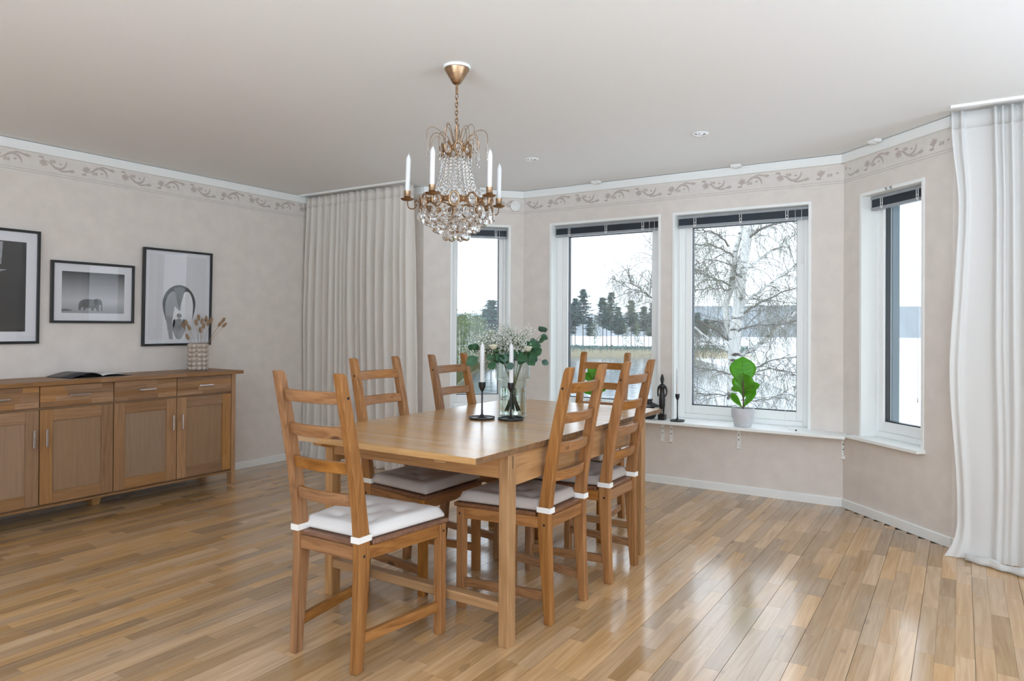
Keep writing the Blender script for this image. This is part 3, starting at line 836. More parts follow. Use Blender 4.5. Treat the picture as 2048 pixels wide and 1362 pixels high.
def chair():
    root = empty('dining_chair')
    mats = {}
    back = [(CY0 + b, z) for z, b in POST_BACK]
    front = [(CY0 + b + d, z) for (z, b), d in zip(POST_BACK, POST_DEEP)]
    topz = POST_BACK[-1][0]; fx = front[-1][0]
    poly = back + [(fx - .016, topz), (fx - .006, topz - .005), (fx + .001, topz - .018)] + front[:-1][::-1]
    for s in (-1, 1):
        p = MB().prism(poly, s * .153 - .017, s * .153 + .017, 'x').build('rear_post', PINE['z'], root, bevel=.0035)
        for z in (.968, .405):
            yy = CY0 + rear_face(z) + .024
            MB().lathe([(0, 0), (.0055, 0), (.0055, .0006), (0, .0006)], 10).build('dowel', M_DARK, p, loc=(s * .1701, yy, z)).rotation_euler = (0, s * PI / 2, 0)
        l = MB().box((s * .205 - .0175, .1865, 0), (s * .205 + .0175, .2225, .4355)).build('front_leg', PINE['z'], root, bevel=.0035)
        MB().lathe([(0, 0), (.005, 0), (.005, .0006), (0, .0006)], 10).build('dowel', M_DARK, l, loc=(s * .2226, .2045, .408)).rotation_euler = (0, s * PI / 2, 0)
        MB().bar((s * .155, -.165, .411), (s * .203, .188, .411), .02, .048).build('side_rail', PINE['y'], root, bevel=.002)
        MB().bar((s * .153, -.18, .111), (s * .203, .19, .111), .02, .038).build('stretcher', PINE['y'], root, bevel=.002)
    MB().box((-.137, CY0 + .022, .387), (.137, CY0 + .042, .4355)).build('rear_rail', PINE['x'], root, bevel=.002)
    MB().box((-.188, .193, .387), (.188, .213, .4355)).build('front_rail', PINE['x'], root, bevel=.002)
    seat = [(-.226, .236), (.226, .236), (.176, -.145), (.135, -.145), (.135, -.196), (-.135, -.196), (-.135, -.145), (-.176, -.145)]
    MB().prism(seat[::-1], .436, .4535, 'z').build('seat', M_SEATB, root, bevel=.005, seg=3)
    for zc in (.966, .841, .717, .600):
        h = .043; rows = []; n = 10
        tilt = (rear_face(min(zc + .02, 1.05)) - rear_face(zc - .02)) / .04
        m = MB(); vs = []
        for i in range(n + 1):
            x = -.1365 + .273 * i / n; bow = -.024 * (1 - (x / .1365) ** 2)
            yb = CY0 + rear_face(zc) + .013 + bow
            for (dy, dz) in ((0, -h / 2), (.021, -h / 2), (.021, h / 2), (0, h / 2)): vs.append((x, yb + dy + dz * tilt, zc + dz))
        fs = [(3, 2, 1, 0), (4 * n, 4 * n + 1, 4 * n + 2, 4 * n + 3)]
        for i in range(n):
            for j in range(4): fs.append((4 * i + j, 4 * i + (j + 1) % 4, 4 * i + 4 + (j + 1) % 4, 4 * i + 4 + j))
        m.add(vs, fs).build('back_slat', PINE['x'], root, smooth=30, bevel=.0025)
    return root


def cushion():
    root = empty('seat_cushion')
    z0, th = .454, .043; n = 26; topr, botr = [], []
    tuft = [(-.085, .10), (.085, .10), (0, .015), (-.075, -.075), (.075, -.075)]
    for j in range(n + 1):
        v = -1 + 2 * j / n; rt_, rb = [], []
        for i in range(n + 1):
            u = -1 + 2 * i / n
            hw = .186 + .027 * v; x = u * hw; y = .028 + v * .197
            # round the corners of the pad
            d = max(abs(u), abs(v)); ex = max(0, abs(u) - .86) / .14; ey = max(0, abs(v) - .86) / .14
            q = math.hypot(ex, ey)
            if q > 1: x *= 1 - .020 * (q - 1); y = .028 + (y - .028) * (1 - .020 * (q - 1))
            e = max(0, (d - .80) / .20); edge = math.sqrt(max(0, 1 - min(1, e) ** 2.4))
            z = z0 + .004 + th * (.42 + .58 * edge) - (.006 if d == 1 else 0)
            for tx, ty in tuft:
                dd = math.hypot(x - tx, y - ty); z -= .026 * math.exp(-(dd / .017) ** 2) + .010 * math.exp(-(dd / .05) ** 2)
            z += .0022 * noise.noise((x * 22, y * 22, 1)) * edge
            rt_.append((x, y, z)); rb.append((x, y, z0 + (.006 if d == 1 else .0)))
        topr.append(rt_); botr.append(rb[::-1])
    m = MB().grid(topr); o = len(m.v); m.grid(botr); N1 = n + 1
    ring = [(0, i) for i in range(n)] + [(j, n) for j in range(n)] + [(n, n - i) for i in range(n)] + [(n - j, 0) for j in range(n)]
    T = [j * N1 + i for j, i in ring]; B = [o + j * N1 + (n - i) for j, i in ring]; k = len(ring)
    m.f += [(T[i], B[i], B[(i + 1) % k], T[(i + 1) % k]) for i in range(k)]
    m.build('pad', M_CUSH, root, smooth=70)
    for x, y in tuft:
        dz = [p for r_ in topr for p in r_]; zz = min(dz, key=lambda p: (p[0] - x) ** 2 + (p[1] - y) ** 2)[2]
        MB().ball((x, y, zz + .001), .006, 8, 5, (1, 1, .5)).build('button', M_CUSH, root, smooth=60)
    for s in (-1, 1):
        f = CY0 + rear_face(.465); d = .0595; t = MB(); xa, xb = s * .153 - .0195, s * .153 + .0195
        za, zb = .4545, .4765
        t.box((xa, f - .0045, za), (xb, f - .0015, zb)); t.box((xa, f - .0015, za), (xa + .002, f + d, zb)); t.box((xb - .002, f - .0015, za), (xb, f + d, zb))
        t.box((min(s * .12, s * .14), f + d + .0006, za), (max(s * .172, s * .12), f + d + .003, zb))
        t.build('tie', M_STRAP, root)
    return root


SPOTS = [(-1.938, 1.972, R(1.2), 'pine ladder-back chair at the near end of the table, seen from behind', 'white tufted cushion on the chair at the near end of the table'),
         (-2.244, 2.643, R(-90), 'pine ladder-back chair on the sideboard side, in front of the pleated curtain', 'tufted cushion on the chair in front of the pleated curtain'),
         (-2.244, 3.250, R(-90), 'pine ladder-back chair on the sideboard side, in front of the narrow window', 'tufted cushion on the chair in front of the narrow window, under the tabletop'),
         (-1.618, 2.645, R(90), 'pine ladder-back chair beside the near table leg, back turned to the open floor', 'tufted cushion on the chair beside the near table leg'),
         (-1.610, 3.198, R(90), 'pine ladder-back chair beside the far table leg, back turned to the open floor', 'tufted cushion on the chair beside the far table leg'),
         (-1.918, 3.800, R(180), 'pine ladder-back chair at the far end of the table, back to the bay windows', 'tufted cushion on the chair at the far end of the table')]
ch0 = chair(); cu0 = cushion()
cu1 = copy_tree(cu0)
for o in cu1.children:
    if not o.name.startswith('tie'): o.data = o.data.copy(); o.data.materials[0] = M_CUSH_SHADE
for i, (x, y, rz, lab, lab2) in enumerate(SPOTS):
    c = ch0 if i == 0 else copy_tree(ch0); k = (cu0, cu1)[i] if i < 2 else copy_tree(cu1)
    for o, l, ct, g in ((c, lab, 'chair', 'ladder-back chairs around the table'), (k, lab2, 'cushion', 'seat cushions on the chairs')):
        o.location = (x, y, 0); o.rotation_euler = (0, 0, rz); tag(o, l, ct, g)


# ------------------------------------------------------------------ sideboard
SBX, SB0, SB1, SBB = -4.690, 1.570, 3.330, -5.098
sb = empty('sideboard', (SBX, 0, 0)); tag(sb, 'low oak sideboard with four drawers over four panelled doors by the wall', 'sideboard')
tp = MB().box((SBB - SBX, SB0 - .085, .843), (.030, SB1 + .082, .862)).build('top', OAKS['y'], sb)
staved(tp, 'stave', SBB - SBX, .032, SB0 - .087, SB1 + .084, .8405, .8650, 'y', .0525, .5, .95, OAKS['y'], 9)
MB().box((SBB - SBX + .004, SB0, .105), (-.022, SB1, .840)).build('body', OAKS['y'], sb)
MB().box((SBB - SBX + .004, SB0 - .03, .090), (-.004, SB1 + .002, .1045)).build('bottom_board', OAKS['y'], sb, bevel=.002)
for y in (SB0 - .034, SB1 + .001):
    for x0, x1 in ((-.05, 0.004), (SBB - SBX, SBB - SBX + .05)):
        MB().box((x0, y, 0), (x1, y + .034, .8402)).build('leg', OAKS['z'], sb, bevel=.002)
for dx in (-.235,):
    MB().add([(-.03 + dx, 2.42, 0), (.03 + dx, 2.42, 0), (.03 + dx, 2.468, 0), (-.03 + dx, 2.468, 0), (-.042 + dx, 2.405, .09), (.042 + dx, 2.405, .09), (.042 + dx, 2.483, .09), (-.042 + dx, 2.483, .09)],
             [(0, 3, 2, 1), (4, 5, 6, 7), (0, 1, 5, 4), (1, 2, 6, 5), (2, 3, 7, 6), (3, 0, 4, 7)]).build('centre_foot', OAKT['z'], sb, bevel=.002)
for k in range(4):
    y0 = SB0 + .44 * k + .003; y1 = SB0 + .44 * (k + 1) - .003
    dr = MB().box((-.020, y0 + .002, .710), (-.003, y1 - .002, .834)).build('drawer', OAKS['y'], sb)
    r = random.Random(30 + k)
    for q in range(4):
        za = .708 + .032 * q; s = y0; first = True
        while s < y1 - 1e-6:
            l = r.uniform(.16, .32) * (r.uniform(.4, 1) if first else 1); first = False; e = y1 if y1 - (s + l) < .07 else s + l
            MB().box((0, 0, 0), (.020, e - s - .0002, .0318)).build('stave', OAKS['y'], dr, loc=(-.0202, s, za)); s = e
    hy_ = (y0 + y1) / 2; hd = MB().box((.016, hy_ - .058, .767), (.023, hy_ + .058, .776))
    for s in (-1, 1): hd.box((-.0005, hy_ + s * .042 - .003, .768), (.0165, hy_ + s * .042 + .003, .775))
    hd.build('handle', M_CHROME, dr, bevel=.001)
    d = empty('door'); d.parent = sb
    f = .072
    MB().box((-.020, y0, .116), (0, y0 + f, .692)).build('stile', OAKS['z'], d, bevel=.002)
    MB().box((-.020, y1 - f, .116), (0, y1, .692)).build('stile', OAKS['z'], d, bevel=.002)
    MB().box((-.020, y0 + f + .0003, .692 - f), (0, y1 - f - .0003, .692)).build('rail', OAKS['y'], d, bevel=.002)
    MB().box((-.020, y0 + f + .0003, .116), (0, y1 - f - .0003, .116 + f)).build('rail', OAKS['y'], d, bevel=.002)
    MB().box((-.016, y0 + f - .004, .116 + f - .004), (-.009, y1 - f + .004, .692 - f + .004)).build('panel', M_PANEL, d)
    yh = (y1 - .032) if k % 2 == 0 else (y0 + .032)
    hd = MB().box((.016, yh - .0055, .468), (.024, yh + .0055, .574))
    for z in (.478, .564): hd.box((-.0005, yh - .004, z - .003), (.0165, yh + .004, z + .003))
    hd.build('handle', M_CHROME, d, bevel=.001)

# open magazine on the sideboard
bk = empty('magazine', (-4.93, 2.42, .8652), R(4)); tag(bk, 'open magazine lying face up on the sideboard', 'magazine')
def leafpage(y0, y1, hmax, z0):
    n = 14; t, bt = [], []
    for i in range(n + 1):
        u = i / n; y = y0 + (y1 - y0) * u; z = z0 + hmax * math.sin(PI * min(1, u ** .8)) * (1 - .35 * u) + .003 * (1 - u)
        t.append([(-.135, y, z), (.135, y, z)])
    return t
m = MB().grid(leafpage(0, -.205, .028, .004)); m.build('page', M_COVER, bk, smooth=60, solid=.003)
m = MB().grid(leafpage(0, .20, .012, .004)); m.build('page', M_PAPER, bk, smooth=60, solid=.003)
MB().box((-.14, -.21, 0), (.14, .205, .0022)).build('cover', M_COVER, bk)

# bubble vase with dried bunny tails
bv = empty('bubble_vase', (-4.925, 3.203, .8652)); tag(bv, 'beige ceramic vase made of stacked bubbles on the sideboard', 'vase')
VH = .205
MB().lathe([(0, .001), (.050, .001), (.053, .01), (.053, VH - .006), (.051, VH), (.046, VH), (.046, .012), (0, .012)], 28).build('body', M_CERAM, bv, smooth=50)
bm_ = MB().ball((0, 0, 0), .0198, 12, 8, (1, 1, .93)).mesh('bubble', M_CERAM, 80)
for j in range(6):
    for i in range(10):
        a = 2 * PI * i / 10 + .2
        link_mesh('bubble', bm_, bv, (.0575 * math.cos(a), .0575 * math.sin(a), .0175 + j * .0342))
r = random.Random(8)
heads = [(372, 645), (366, 650), (378, 655), (397, 635), (404, 642), (412, 638), (416, 646), (407, 652), (392, 645), (422, 640), (440, 648), (446, 641), (449, 650), (375, 674), (401, 660)]
for i, (px, py) in enumerate(heads):
    dep = (Vector((-4.925, 3.203, 1.1)) - EYE).dot(fw) + r.uniform(-.05, .05); tip = world_at(px, py, dep)
    st = Vector((-4.925 + r.uniform(-.025, .025), 3.203 + r.uniform(-.025, .025), .885)); dirv = tip - st
    g = empty('bunny_tail_grass', st); tag(g, 'dried bunny tail grass stem standing in the bubble vase', 'dried grass', 'dried grasses in the bubble vase')
    mid = dirv * .5 + Vector((0, 0, .03)); cv = catmull([(0, 0, 0), mid, dirv], 6); MB().tube(cv, .0011, 4).build('stem', M_DRY, g)
    hdir = (cv[-1] - cv[-3]).normalized()
    hm = MB().ball((0, 0, 0), .5, 10, 8, (.034 / .5 * .3, .034 / .5 * .3, .048 / .5 * .5))
    for _ in range(110):
        a = r.uniform(0, 6.28); z = r.uniform(-1, 1); q = math.sqrt(max(0, 1 - z * z)); p = Vector((math.cos(a) * q * .0098, math.sin(a) * q * .0098, z * .023)); nn = Vector((math.cos(a) * q, math.sin(a) * q, z + .6)).normalized()
        sd = nn.orthogonal().normalized() * .0011; hm.add([p + sd, p - sd, p + nn * r.uniform(.005, .010)], [(0, 1, 2)])
    ho = hm.build('seed_head', M_BUNNY, g, smooth=60, loc=dirv); ho.rotation_euler = hdir.to_track_quat('Z', 'Y').to_euler()


# ------------------------------------------------------------------ pictures on the left wall
M_GREYTOP, nt, b, out = new_mat('misty_photo_print')
tc = N(nt, 'ShaderNodeTexCoord'); sp = N(nt, 'ShaderNodeSeparateXYZ'); rp = N(nt, 'ShaderNodeValToRGB')
nt.links.new(tc.outputs['Generated'], sp.inputs[0]); nt.links.new(sp.outputs[2], rp.inputs[0]); nt.links.new(rp.outputs[0], b.inputs['Base Color'])
e = rp.color_ramp.elements; e[0].position = 0; e[0].color = lin(150, 152, 156); e[1].position = 1; e[1].color = lin(58, 60, 62)
k_ = e.new(.30); k_.color = lin(188, 190, 194); b.inputs['Roughness'].default_value = .6
M_NIGHT = plain('dark_photo_print', (.012, .011, .010, 1), .6, mottle=.6, mscale=7)
M_NIGHT2 = plain('dark_photo_shape', (.004, .0035, .0035, 1), .6); M_GLOW = plain('pale_photo_patch', lin(150, 152, 158), .6, mottle=.35, mscale=25)
M_LPRINT = plain('light_photo_print', lin(214, 214, 219), .6, mottle=.04, mscale=5)
M_GREYP = plain('grey_photo_tone', lin(150, 152, 155), .6, mottle=.15, mscale=20); M_INK = plain('dark_photo_tone', lin(52, 55, 56), .6, mottle=.3, mscale=18)
M_MIDP = plain('mid_photo_tone', lin(104, 108, 108), .6, mottle=.25, mscale=40)
M_PALEP = plain('pale_photo_tone', lin(222, 222, 226), .6)


def picture(label, y0, y1, z0, z1, fwid, mat_w, base, tilt=1.2):
    root = empty('framed_picture', (XL + .004, (y0 + y1) / 2, z0)); root.rotation_euler = (0, R(tilt), 0)
    tag(root, label, 'picture')
    W, Hh = (y1 - y0) / 2, z1 - z0; m = MB()
    m.box((0, -W, 0), (.022, -W + fwid, Hh)); m.box((0, W - fwid, 0), (.022, W, Hh)); m.box((0, -W + fwid, 0), (.022, W - fwid, fwid)); m.box((0, -W + fwid, Hh - fwid), (.022, W - fwid, Hh))
    m.build('frame', M_FRAMEB, root, bevel=.001)
    MB().box((.003, -W + fwid, fwid), (.0095, W - fwid, Hh - fwid)).build('mount', M_MATT, root)
    a, c = -W + fwid + mat_w, W - fwid - mat_w; zb, zt = fwid + mat_w, Hh - fwid - mat_w
    pr = MB().box((.0094, a, zb), (.0100, c, zt)).build('print', base, root)
    MB().box((.0170, -W + fwid + .0003, fwid + .0003), (.0185, W - fwid - .0003, Hh - fwid - .0003)).build('glass', M_PGLASS, root)
    return root, pr, a, c, zb, zt


def shape(pr, name, pts, mat, lvl=0, frame=None):
    a, c, zb, zt = frame
    q = [(a + u * (c - a), zb + v * (zt - zb)) for u, v in pts]; n = len(q); x = .0101 + .0002 * lvl
    MB().add([(x, y, z) for y, z in q], [tuple(range(n))]).build(name, mat, pr)


root, pr, *fr = picture('large black framed dark photograph, cut off by the picture edge above the sideboard', 1.605, 2.175, 1.086, 1.820, .017, .062, M_NIGHT)
shape(pr, 'pale_patch', [(.46, .74), (.66, .74), (.68, .99), (.5, .985)], M_GLOW, 0, fr)
shape(pr, 'pale_patch', [(.50, .62), (.72, .68), (.74, .685), (.50, .69)], M_GLOW, 0, fr)
shape(pr, 'dark_figure', [(.0, .02), (.60, .02), (.78, .12), (.84, .32), (.80, .5), (.55, .55), (.2, .5), (0, .3)], M_NIGHT2, 0, fr)
root, pr, *fr = picture('black framed photograph of an elephant walking in mist, the middle picture', 2.244, 2.800, 1.222, 1.643, .017, .052, M_GREYTOP, .8)
el = [(.26, .07), (.29, .07), (.295, .13), (.33, .15), (.335, .07), (.365, .07), (.37, .12), (.45, .13), (.46, .06), (.495, .06), (.50, .13), (.53, .12), (.555, .05), (.585, .05), (.575, .14), (.60, .20), (.612, .10), (.628, .05),
      (.640, .06), (.632, .14), (.636, .24), (.62, .32), (.58, .355), (.53, .36), (.49, .335), (.44, .345), (.37, .345), (.31, .32), (.27, .27), (.255, .19)]
shape(pr, 'elephant', el, M_MIDP, 0, fr)
shape(pr, 'elephant_ear', [(.50, .33), (.545, .35), (.575, .29), (.56, .21), (.53, .19), (.50, .25)], M_INK, 1, fr)
shape(pr, 'tusk', [(.60, .21), (.615, .16), (.607, .155), (.592, .2)], M_PALEP, 1, fr)
shape(pr, 'bush', [(0, .04), (.15, .05), (.16, .075), (.10, .09), (.05, .10), (0, .085)], M_MIDP, 0, fr)
root, pr, *fr = picture('tall black framed photograph of two birds necking in an oval, behind the dried grasses', 2.862, 3.424, 1.053, 1.789, .017, .030, M_LPRINT)
def egg(cx, cyy, rx, ry_t, ry_b, n=40, cut=None):
    pts = []
    for i in range(n):
        t = 2 * PI * i / n; s, c_ = math.sin(t), math.cos(t)
        ry = ry_t if c_ > 0 else ry_b; k = 1 if c_ > 0 else (1 - .42 * (-c_) ** 1.3)
        pts.append((cx + rx * s * k, cyy + ry * c_))
    return pts
clip = lambda P: [(u, max(.003, v)) for u, v in P]
shape(pr, 'bird_outline', clip(egg(.52, .42, .29, .235, .46)), M_INK, 0, fr)
shape(pr, 'bird_body', clip(egg(.415, .375, .140, .20, .46)), M_GREYP, 1, fr)
shape(pr, 'bird_body', clip(egg(.650, .375, .115, .205, .46)), M_PALEP, 1, fr)
shape(pr, 'bird_breast', [(.44, .40), (.52, .34), (.62, .40), (.66, .22), (.64, .003), (.42, .003), (.40, .22)], M_PALEP, 2, fr)
shape(pr, 'bird_neck', [(.425, .615), (.52, .635), (.615, .61), (.585, .52), (.545, .42), (.525, .37), (.515, .37), (.49, .43), (.45, .53)], M_MIDP, 3, fr)
shape(pr, 'chick_body', clip(egg(.52, .13, .115, .12, .14)), M_GREYP, 3, fr)
shape(pr, 'chick_wing', [(.415, .23), (.45, .25), (.455, .2), (.42, .12), (.405, .17)], M_INK, 4, fr)
shape(pr, 'chick_wing', [(.625, .23), (.59, .25), (.585, .2), (.62, .12), (.635, .17)], M_INK, 4, fr)
shape(pr, 'chick_head', egg(.52, .285, .045, .03, .03), M_GREYP, 4, fr)


# ------------------------------------------------------------------ curtains
def curtain(name, label, mat, x0, x1, yt, folds, amp, seed, edge=lambda z: 0.0, hem=None, ztop=2.386, head=.085, ridges=None):
    "a pleated curtain: local x along the rail, folds in y"
    r = random.Random(seed); root = empty(name); tag(root, label, 'curtain')
    n = folds * 12; ph = [0]
    wd = [r.uniform(.55, 1.6) for _ in range(folds + 1)]
    for i in range(n): ph.append(ph[-1] + 1 / wd[i // 12])
    ph = [p / ph[-1] * folds * 2 * PI for p in ph]
    ampf = [r.uniform(.35, 1.3) for _ in range(folds + 2)]
    def pt(i, z):
        u = i / n; t = (ztop - z) / ztop
        k = ph[i] / (2 * PI); a = ampf[int(k)] * (1 - k % 1) + ampf[int(k) + 1] * (k % 1)
        s = math.sin(ph[i] + .5 * noise.noise((u * 6, z * .8, seed)) * t * 2.2)
        sh = (abs(s) ** .6) * (1 if s > 0 else -1)
        y = yt - a * amp * (.35 + .65 * min(1, t * 4)) * sh + .03 * noise.noise((u * 3, z * 1.1, seed + 4)) * t
        x = x0 + (x1 - x0) * u + edge(z) * (1 - u) ** 6 + .014 * noise.noise((u * 7, z * .9, seed + 9)) * t
        if ridges:
            xm = (x1 - x0) * u; t2 = min(1, t * 1.2)
            y = yt - amp * .5 * math.sin(xm * 19 + 1.3 * math.sin(z * 1.1)) * t2 - amp * .4 * noise.noise((xm * 9, z * .7, seed)) + .02 * noise.noise((u * 3, z * 1.1, seed + 4)) * t
            for rk, rh, rw in ridges:
                c_ = rk + .03 * noise.noise((rk * 9, z * .8, 2.2)) * t2; y -= rh * (1 - .35 * t2) * math.exp(-((xm - c_) / (rw * (1 + .9 * t2))) ** 2)
        if hem: dx, dy = hem(u, z); x += dx; y += dy
        return (x, y, z)
    zs = [ztop - head - .006 - (ztop - head - .010) * (j / 44) for j in range(45)]
    MB().grid([[pt(i, z) for i in range(n + 1)] for z in zs]).build('drape', mat, root, smooth=180)
    MB().grid([[pt(i, z) for i in range(n + 1)] for z in (ztop, ztop - head * .5, ztop - head - .007)]).build('heading', mat, root, smooth=180, solid=.002)
    return root


curtain('curtain', 'greige linen curtain hanging in many narrow pleats in the corner left of the bay', M_CURT, -5.085, -3.80, 4.39, 17, .036, 3,
        hem=lambda u, z: (.06 * (1 - z / 2.4) * (u - .0) - .02 * (1 - z / 2.4) * (1 - u), -.05 * max(0, .35 - z) / .35 * math.sin(u * 9) ** 2))


def hem_r(u, z):
    f = max(0, (.5 - z) / .5); b = max(0, .16 - z) / .16
    dy = -.30 * u * (1 - z / 2.4) ** 1.6 * .62 - .06 * b * (1 - u) ** 8
    dx = -.055 * b ** 2 * max(0, 1 - u * 9)
    return dx, dy


def edge_r(z):
    return .03 * math.exp(-((z - 1.95) / .28) ** 2) + .012 * math.sin(z * 5) + .02 * max(0, 1 - z)


curtain('curtain', 'white linen curtain right of the bay, trailing on the floor', M_CURT2, -.042, .86, 4.475, 20, .022, 12, edge=edge_r, hem=hem_r, ridges=[(.0, .03, .012), (.045, .026, .010), (.19, .034, .010), (.222, .026, .008), (.262, .034, .010), (.312, .03, .012), (.37, .03, .01), (.43, .032, .012), (.52, .03, .01), (.60, .03, .012), (.70, .03, .01), (.80, .03, .012)])
fold = MB(); rowsf = []
for j in range(9):
    t = j / 8; rowsf.append([(.02 + .36 * i / 16, 4.40 - .20 * (i / 16) - .035 * t + .008 * math.sin(i * 1.7), .006 + .032 * math.sin(PI * t) * (1 - .25 * math.sin(i))) for i in range(17)])
fold.grid(rowsf)
for o in list(C.objects):
    if o.name.startswith('curtain') and o.get('label', '').startswith('white'): fold.build('hem', M_CURT2, o, smooth=180, solid=.003)
tag(MB().box((XL + .01, 4.30, H - .014), (-3.78, 4.33, H)).build('curtain_track', M_WHITE), 'white ceiling track above the greige pleated curtain', 'curtain track')
tag(MB().box((-.05, 4.37, H - .014), (1.4, 4.40, H)).build('curtain_track', M_WHITE), 'white ceiling track above the white trailing curtain', 'curtain track')


# ------------------------------------------------------------------ blinds, pulled up
def blind(A, B, s0, s1, label, clips=3, cords=((.90, 1.42), (.945, 1.78))):
    Lw, rz = wall_frame(A, B)
    root = empty('venetian_blind', (A[0], A[1], 0), rz); tag(root, label, 'blind', 'raised venetian blinds in the bay')
    a, b = s0 + .022, s1 - .022
    MB().box((a, .060, 2.058), (b, .096, 2.079)).build('head_rail', M_ALU, root, bevel=.002)
    sl = MB().box((a + .006, .064, 0), (b - .006, .092, .0018)).mesh('slat', M_SLAT)
    for k in range(16): link_mesh('slat', sl, root, (0, (.0006 if k % 2 else -.0006), 2.0085 + k * .003))
    MB().box((a + .002, .062, 1.988), (b - .002, .094, 2.007)).build('bottom_rail', M_ALU, root, bevel=.003)
    for k in range(clips):
        f = (.14, .5, .84)[k] if clips == 3 else (.2, .8)[k]; x = a + (b - a) * f
        MB().box((x - .010, .0585, 2.004), (x - .006, .061, 2.059)).box((x + .006, .0585, 2.004), (x + .010, .061, 2.059)).box((x - .010, .0585, 2.022), (x + .010, .0602, 2.027)).box((x - .006, .0575, 1.994), (x + .006, .0615, 2.006)).build('ladder_clip', M_PLASTIC, root)
    for f, zl in cords:
        x = a + (b - a) * f
        MB().tube([(x, .055, 2.06), (x + .002, .054, (2.06 + zl) / 2), (x + .003, .055, zl)], .0014, 5).build('cord', M_PLASTIC, root)
        MB().lathe([(0, 0), (.004, .003), (.0035, .03), (0, .034)], 8).build('cord_pull', M_PLASTIC, root, loc=(x + .003, .055, zl - .03))


blind(BL0, BL1, .23, .763, 'raised blind at the top of the narrow window behind the chandelier', 2, ((.86, 1.2),))
blind(BL1, BR0, -2.978 - BL1[0], -1.979 - BL1[0], 'raised dark blind at the top of the window facing the pines')
blind(BL1, BR0, -1.884 - BL1[0], -.880 - BL1[0], 'raised dark blind at the top of the window facing the birch', cords=((.90, 1.78), (.945, 1.70)))
blind(BR0, BR1, .16, .699, 'raised blind at the top of the narrow window beside the white curtain', 2, ((.82, .80),))


# ------------------------------------------------------------------ shelf under the bay windows and what stands on it
SHZ = .507
sh = tag(MB().box((-3.12, 5.020, SHZ - .020), (-.640, 5.2195, SHZ)).build('window_shelf', M_WHITE, bevel=.002), 'long white shelf board running below the two bay windows', 'shelf')
for i, x in enumerate((-3.02, -1.955, -1.885, -1.372, -.672)):
    g = empty('shelf_bracket', (x, 5.2195, SHZ - .0205))
    tag(g, ['white metal bracket under the far end of the window shelf, behind the chairs', 'white metal bracket under the shelf, left one of a close pair below the carved figure', 'white metal bracket under the shelf, right one of the close pair', 'white metal bracket under the shelf below the leafy pot plant', 'white metal bracket under the right end of the window shelf'][i], 'bracket', 'white brackets under the window shelf')
    up_ = MB().box((-.012, -.004, -.165), (.012, 0, 0)).prism([(-.004, -.165), (-.016, -.158), (-.016, -.140), (-.004, -.132)], -.012, .012, 'x').build('upright', M_WHITE, g, bevel=.001)
    MB().box((-.012, -.17, -.004), (.012, -.004, 0)).build('arm', M_WHITE, g, bevel=.001)
    for z in (-.06, -.095): MB().lathe([(0, 0), (.0042, 0), (.0042, .001), (0, .001)], 10).build('screw', M_DARK, up_, loc=(0, -.0042, z)).rotation_euler = (PI / 2, 0, 0)


def leaf_blade(L, Wd, bend=.15, fold=.15, obov=.62, nx=4, ny=9, droop=0):
    "a leaf lying along +y from its base, facing +z"
    rows = []
    for j in range(ny + 1):
        t = j / ny; w = Wd / 2 * (math.sin(PI * t ** (math.log(.5) / math.log(obov))) ** .75 if 0 < t < 1 else .04)
        row = []
        for i in range(-nx, nx + 1):
            u = i / nx; row.append((u * w, L * t, abs(u) * w * fold + bend * L * (t - t * t) * 2 - droop * t * t * L + .01 * Wd * math.sin(t * 20) * abs(u)))
        rows.append(row)
    return rows


def potted(label, loc, rb, rtp, hp, stem_h, leaves, seed, pot_mat):
    r = random.Random(seed); root = empty('potted_fiddle_leaf_fig', loc); tag(root, label, 'potted plant')
    MB().lathe([(0, .0005), (rb - .004, .0005), (rb, .004), (rb + (rtp - rb) * .45, hp * .36), (rtp - .002, hp * .5), (rtp, hp * .97), (rtp - .002, hp), (rtp - .006, hp), (rtp - .007, hp * .8), (0, hp * .8)], 40).build('pot', pot_mat, root, smooth=45)
    MB().lathe([(0, hp * .80), (rtp - .008, hp * .84), (0, hp * .88)], 20).build('soil', M_SOIL, root)
    MB().tube(catmull([(0, 0, hp * .8), (.006, 0, hp + stem_h * .5), (0, 0, hp + stem_h)], 5), [.005] * 10 + [.003], 7).build('stem', M_TWIG, root, smooth=60)
    for z, az, elev, L, Wd, bd, roll in leaves:
        o = MB().grid(leaf_blade(L, Wd, bd)).build('leaf', M_FIG, root, smooth=180, solid=.0008, loc=(0, 0, z))
        o.rotation_euler = (Matrix.Rotation(R(az), 3, 'Z') @ Matrix.Rotation(R(elev), 3, 'X') @ Matrix.Rotation(R(roll), 3, 'Y')).to_euler()
        v = [(0, L * t, bd * L * (t - t * t) * 2 + .0015) for t in (0, .2, .4, .6, .8, .97)]
        vm = MB().tube(v, [.0022, .002, .0017, .0013, .001, .0004], 5)
        for t in (.28, .42, .56, .70, .82):
            for sd in (-1, 1):
                wv = Wd / 2 * math.sin(PI * t ** (math.log(.5) / math.log(.62))) ** .75 * .82; zb = lambda q: bd * L * (q - q * q) * 2
                t2 = min(.95, t + .10); vm.tube([(0, L * t, zb(t) + .001), (sd * wv * .5, L * (t + .04), zb(t + .04) + .5 * wv * .15 + .0012), (sd * wv, L * t2, zb(t2) + wv * .15 + .0012)], [.0009, .0007, .0004], 4)
        vm.build('veins', M_STEM, o)
    return root


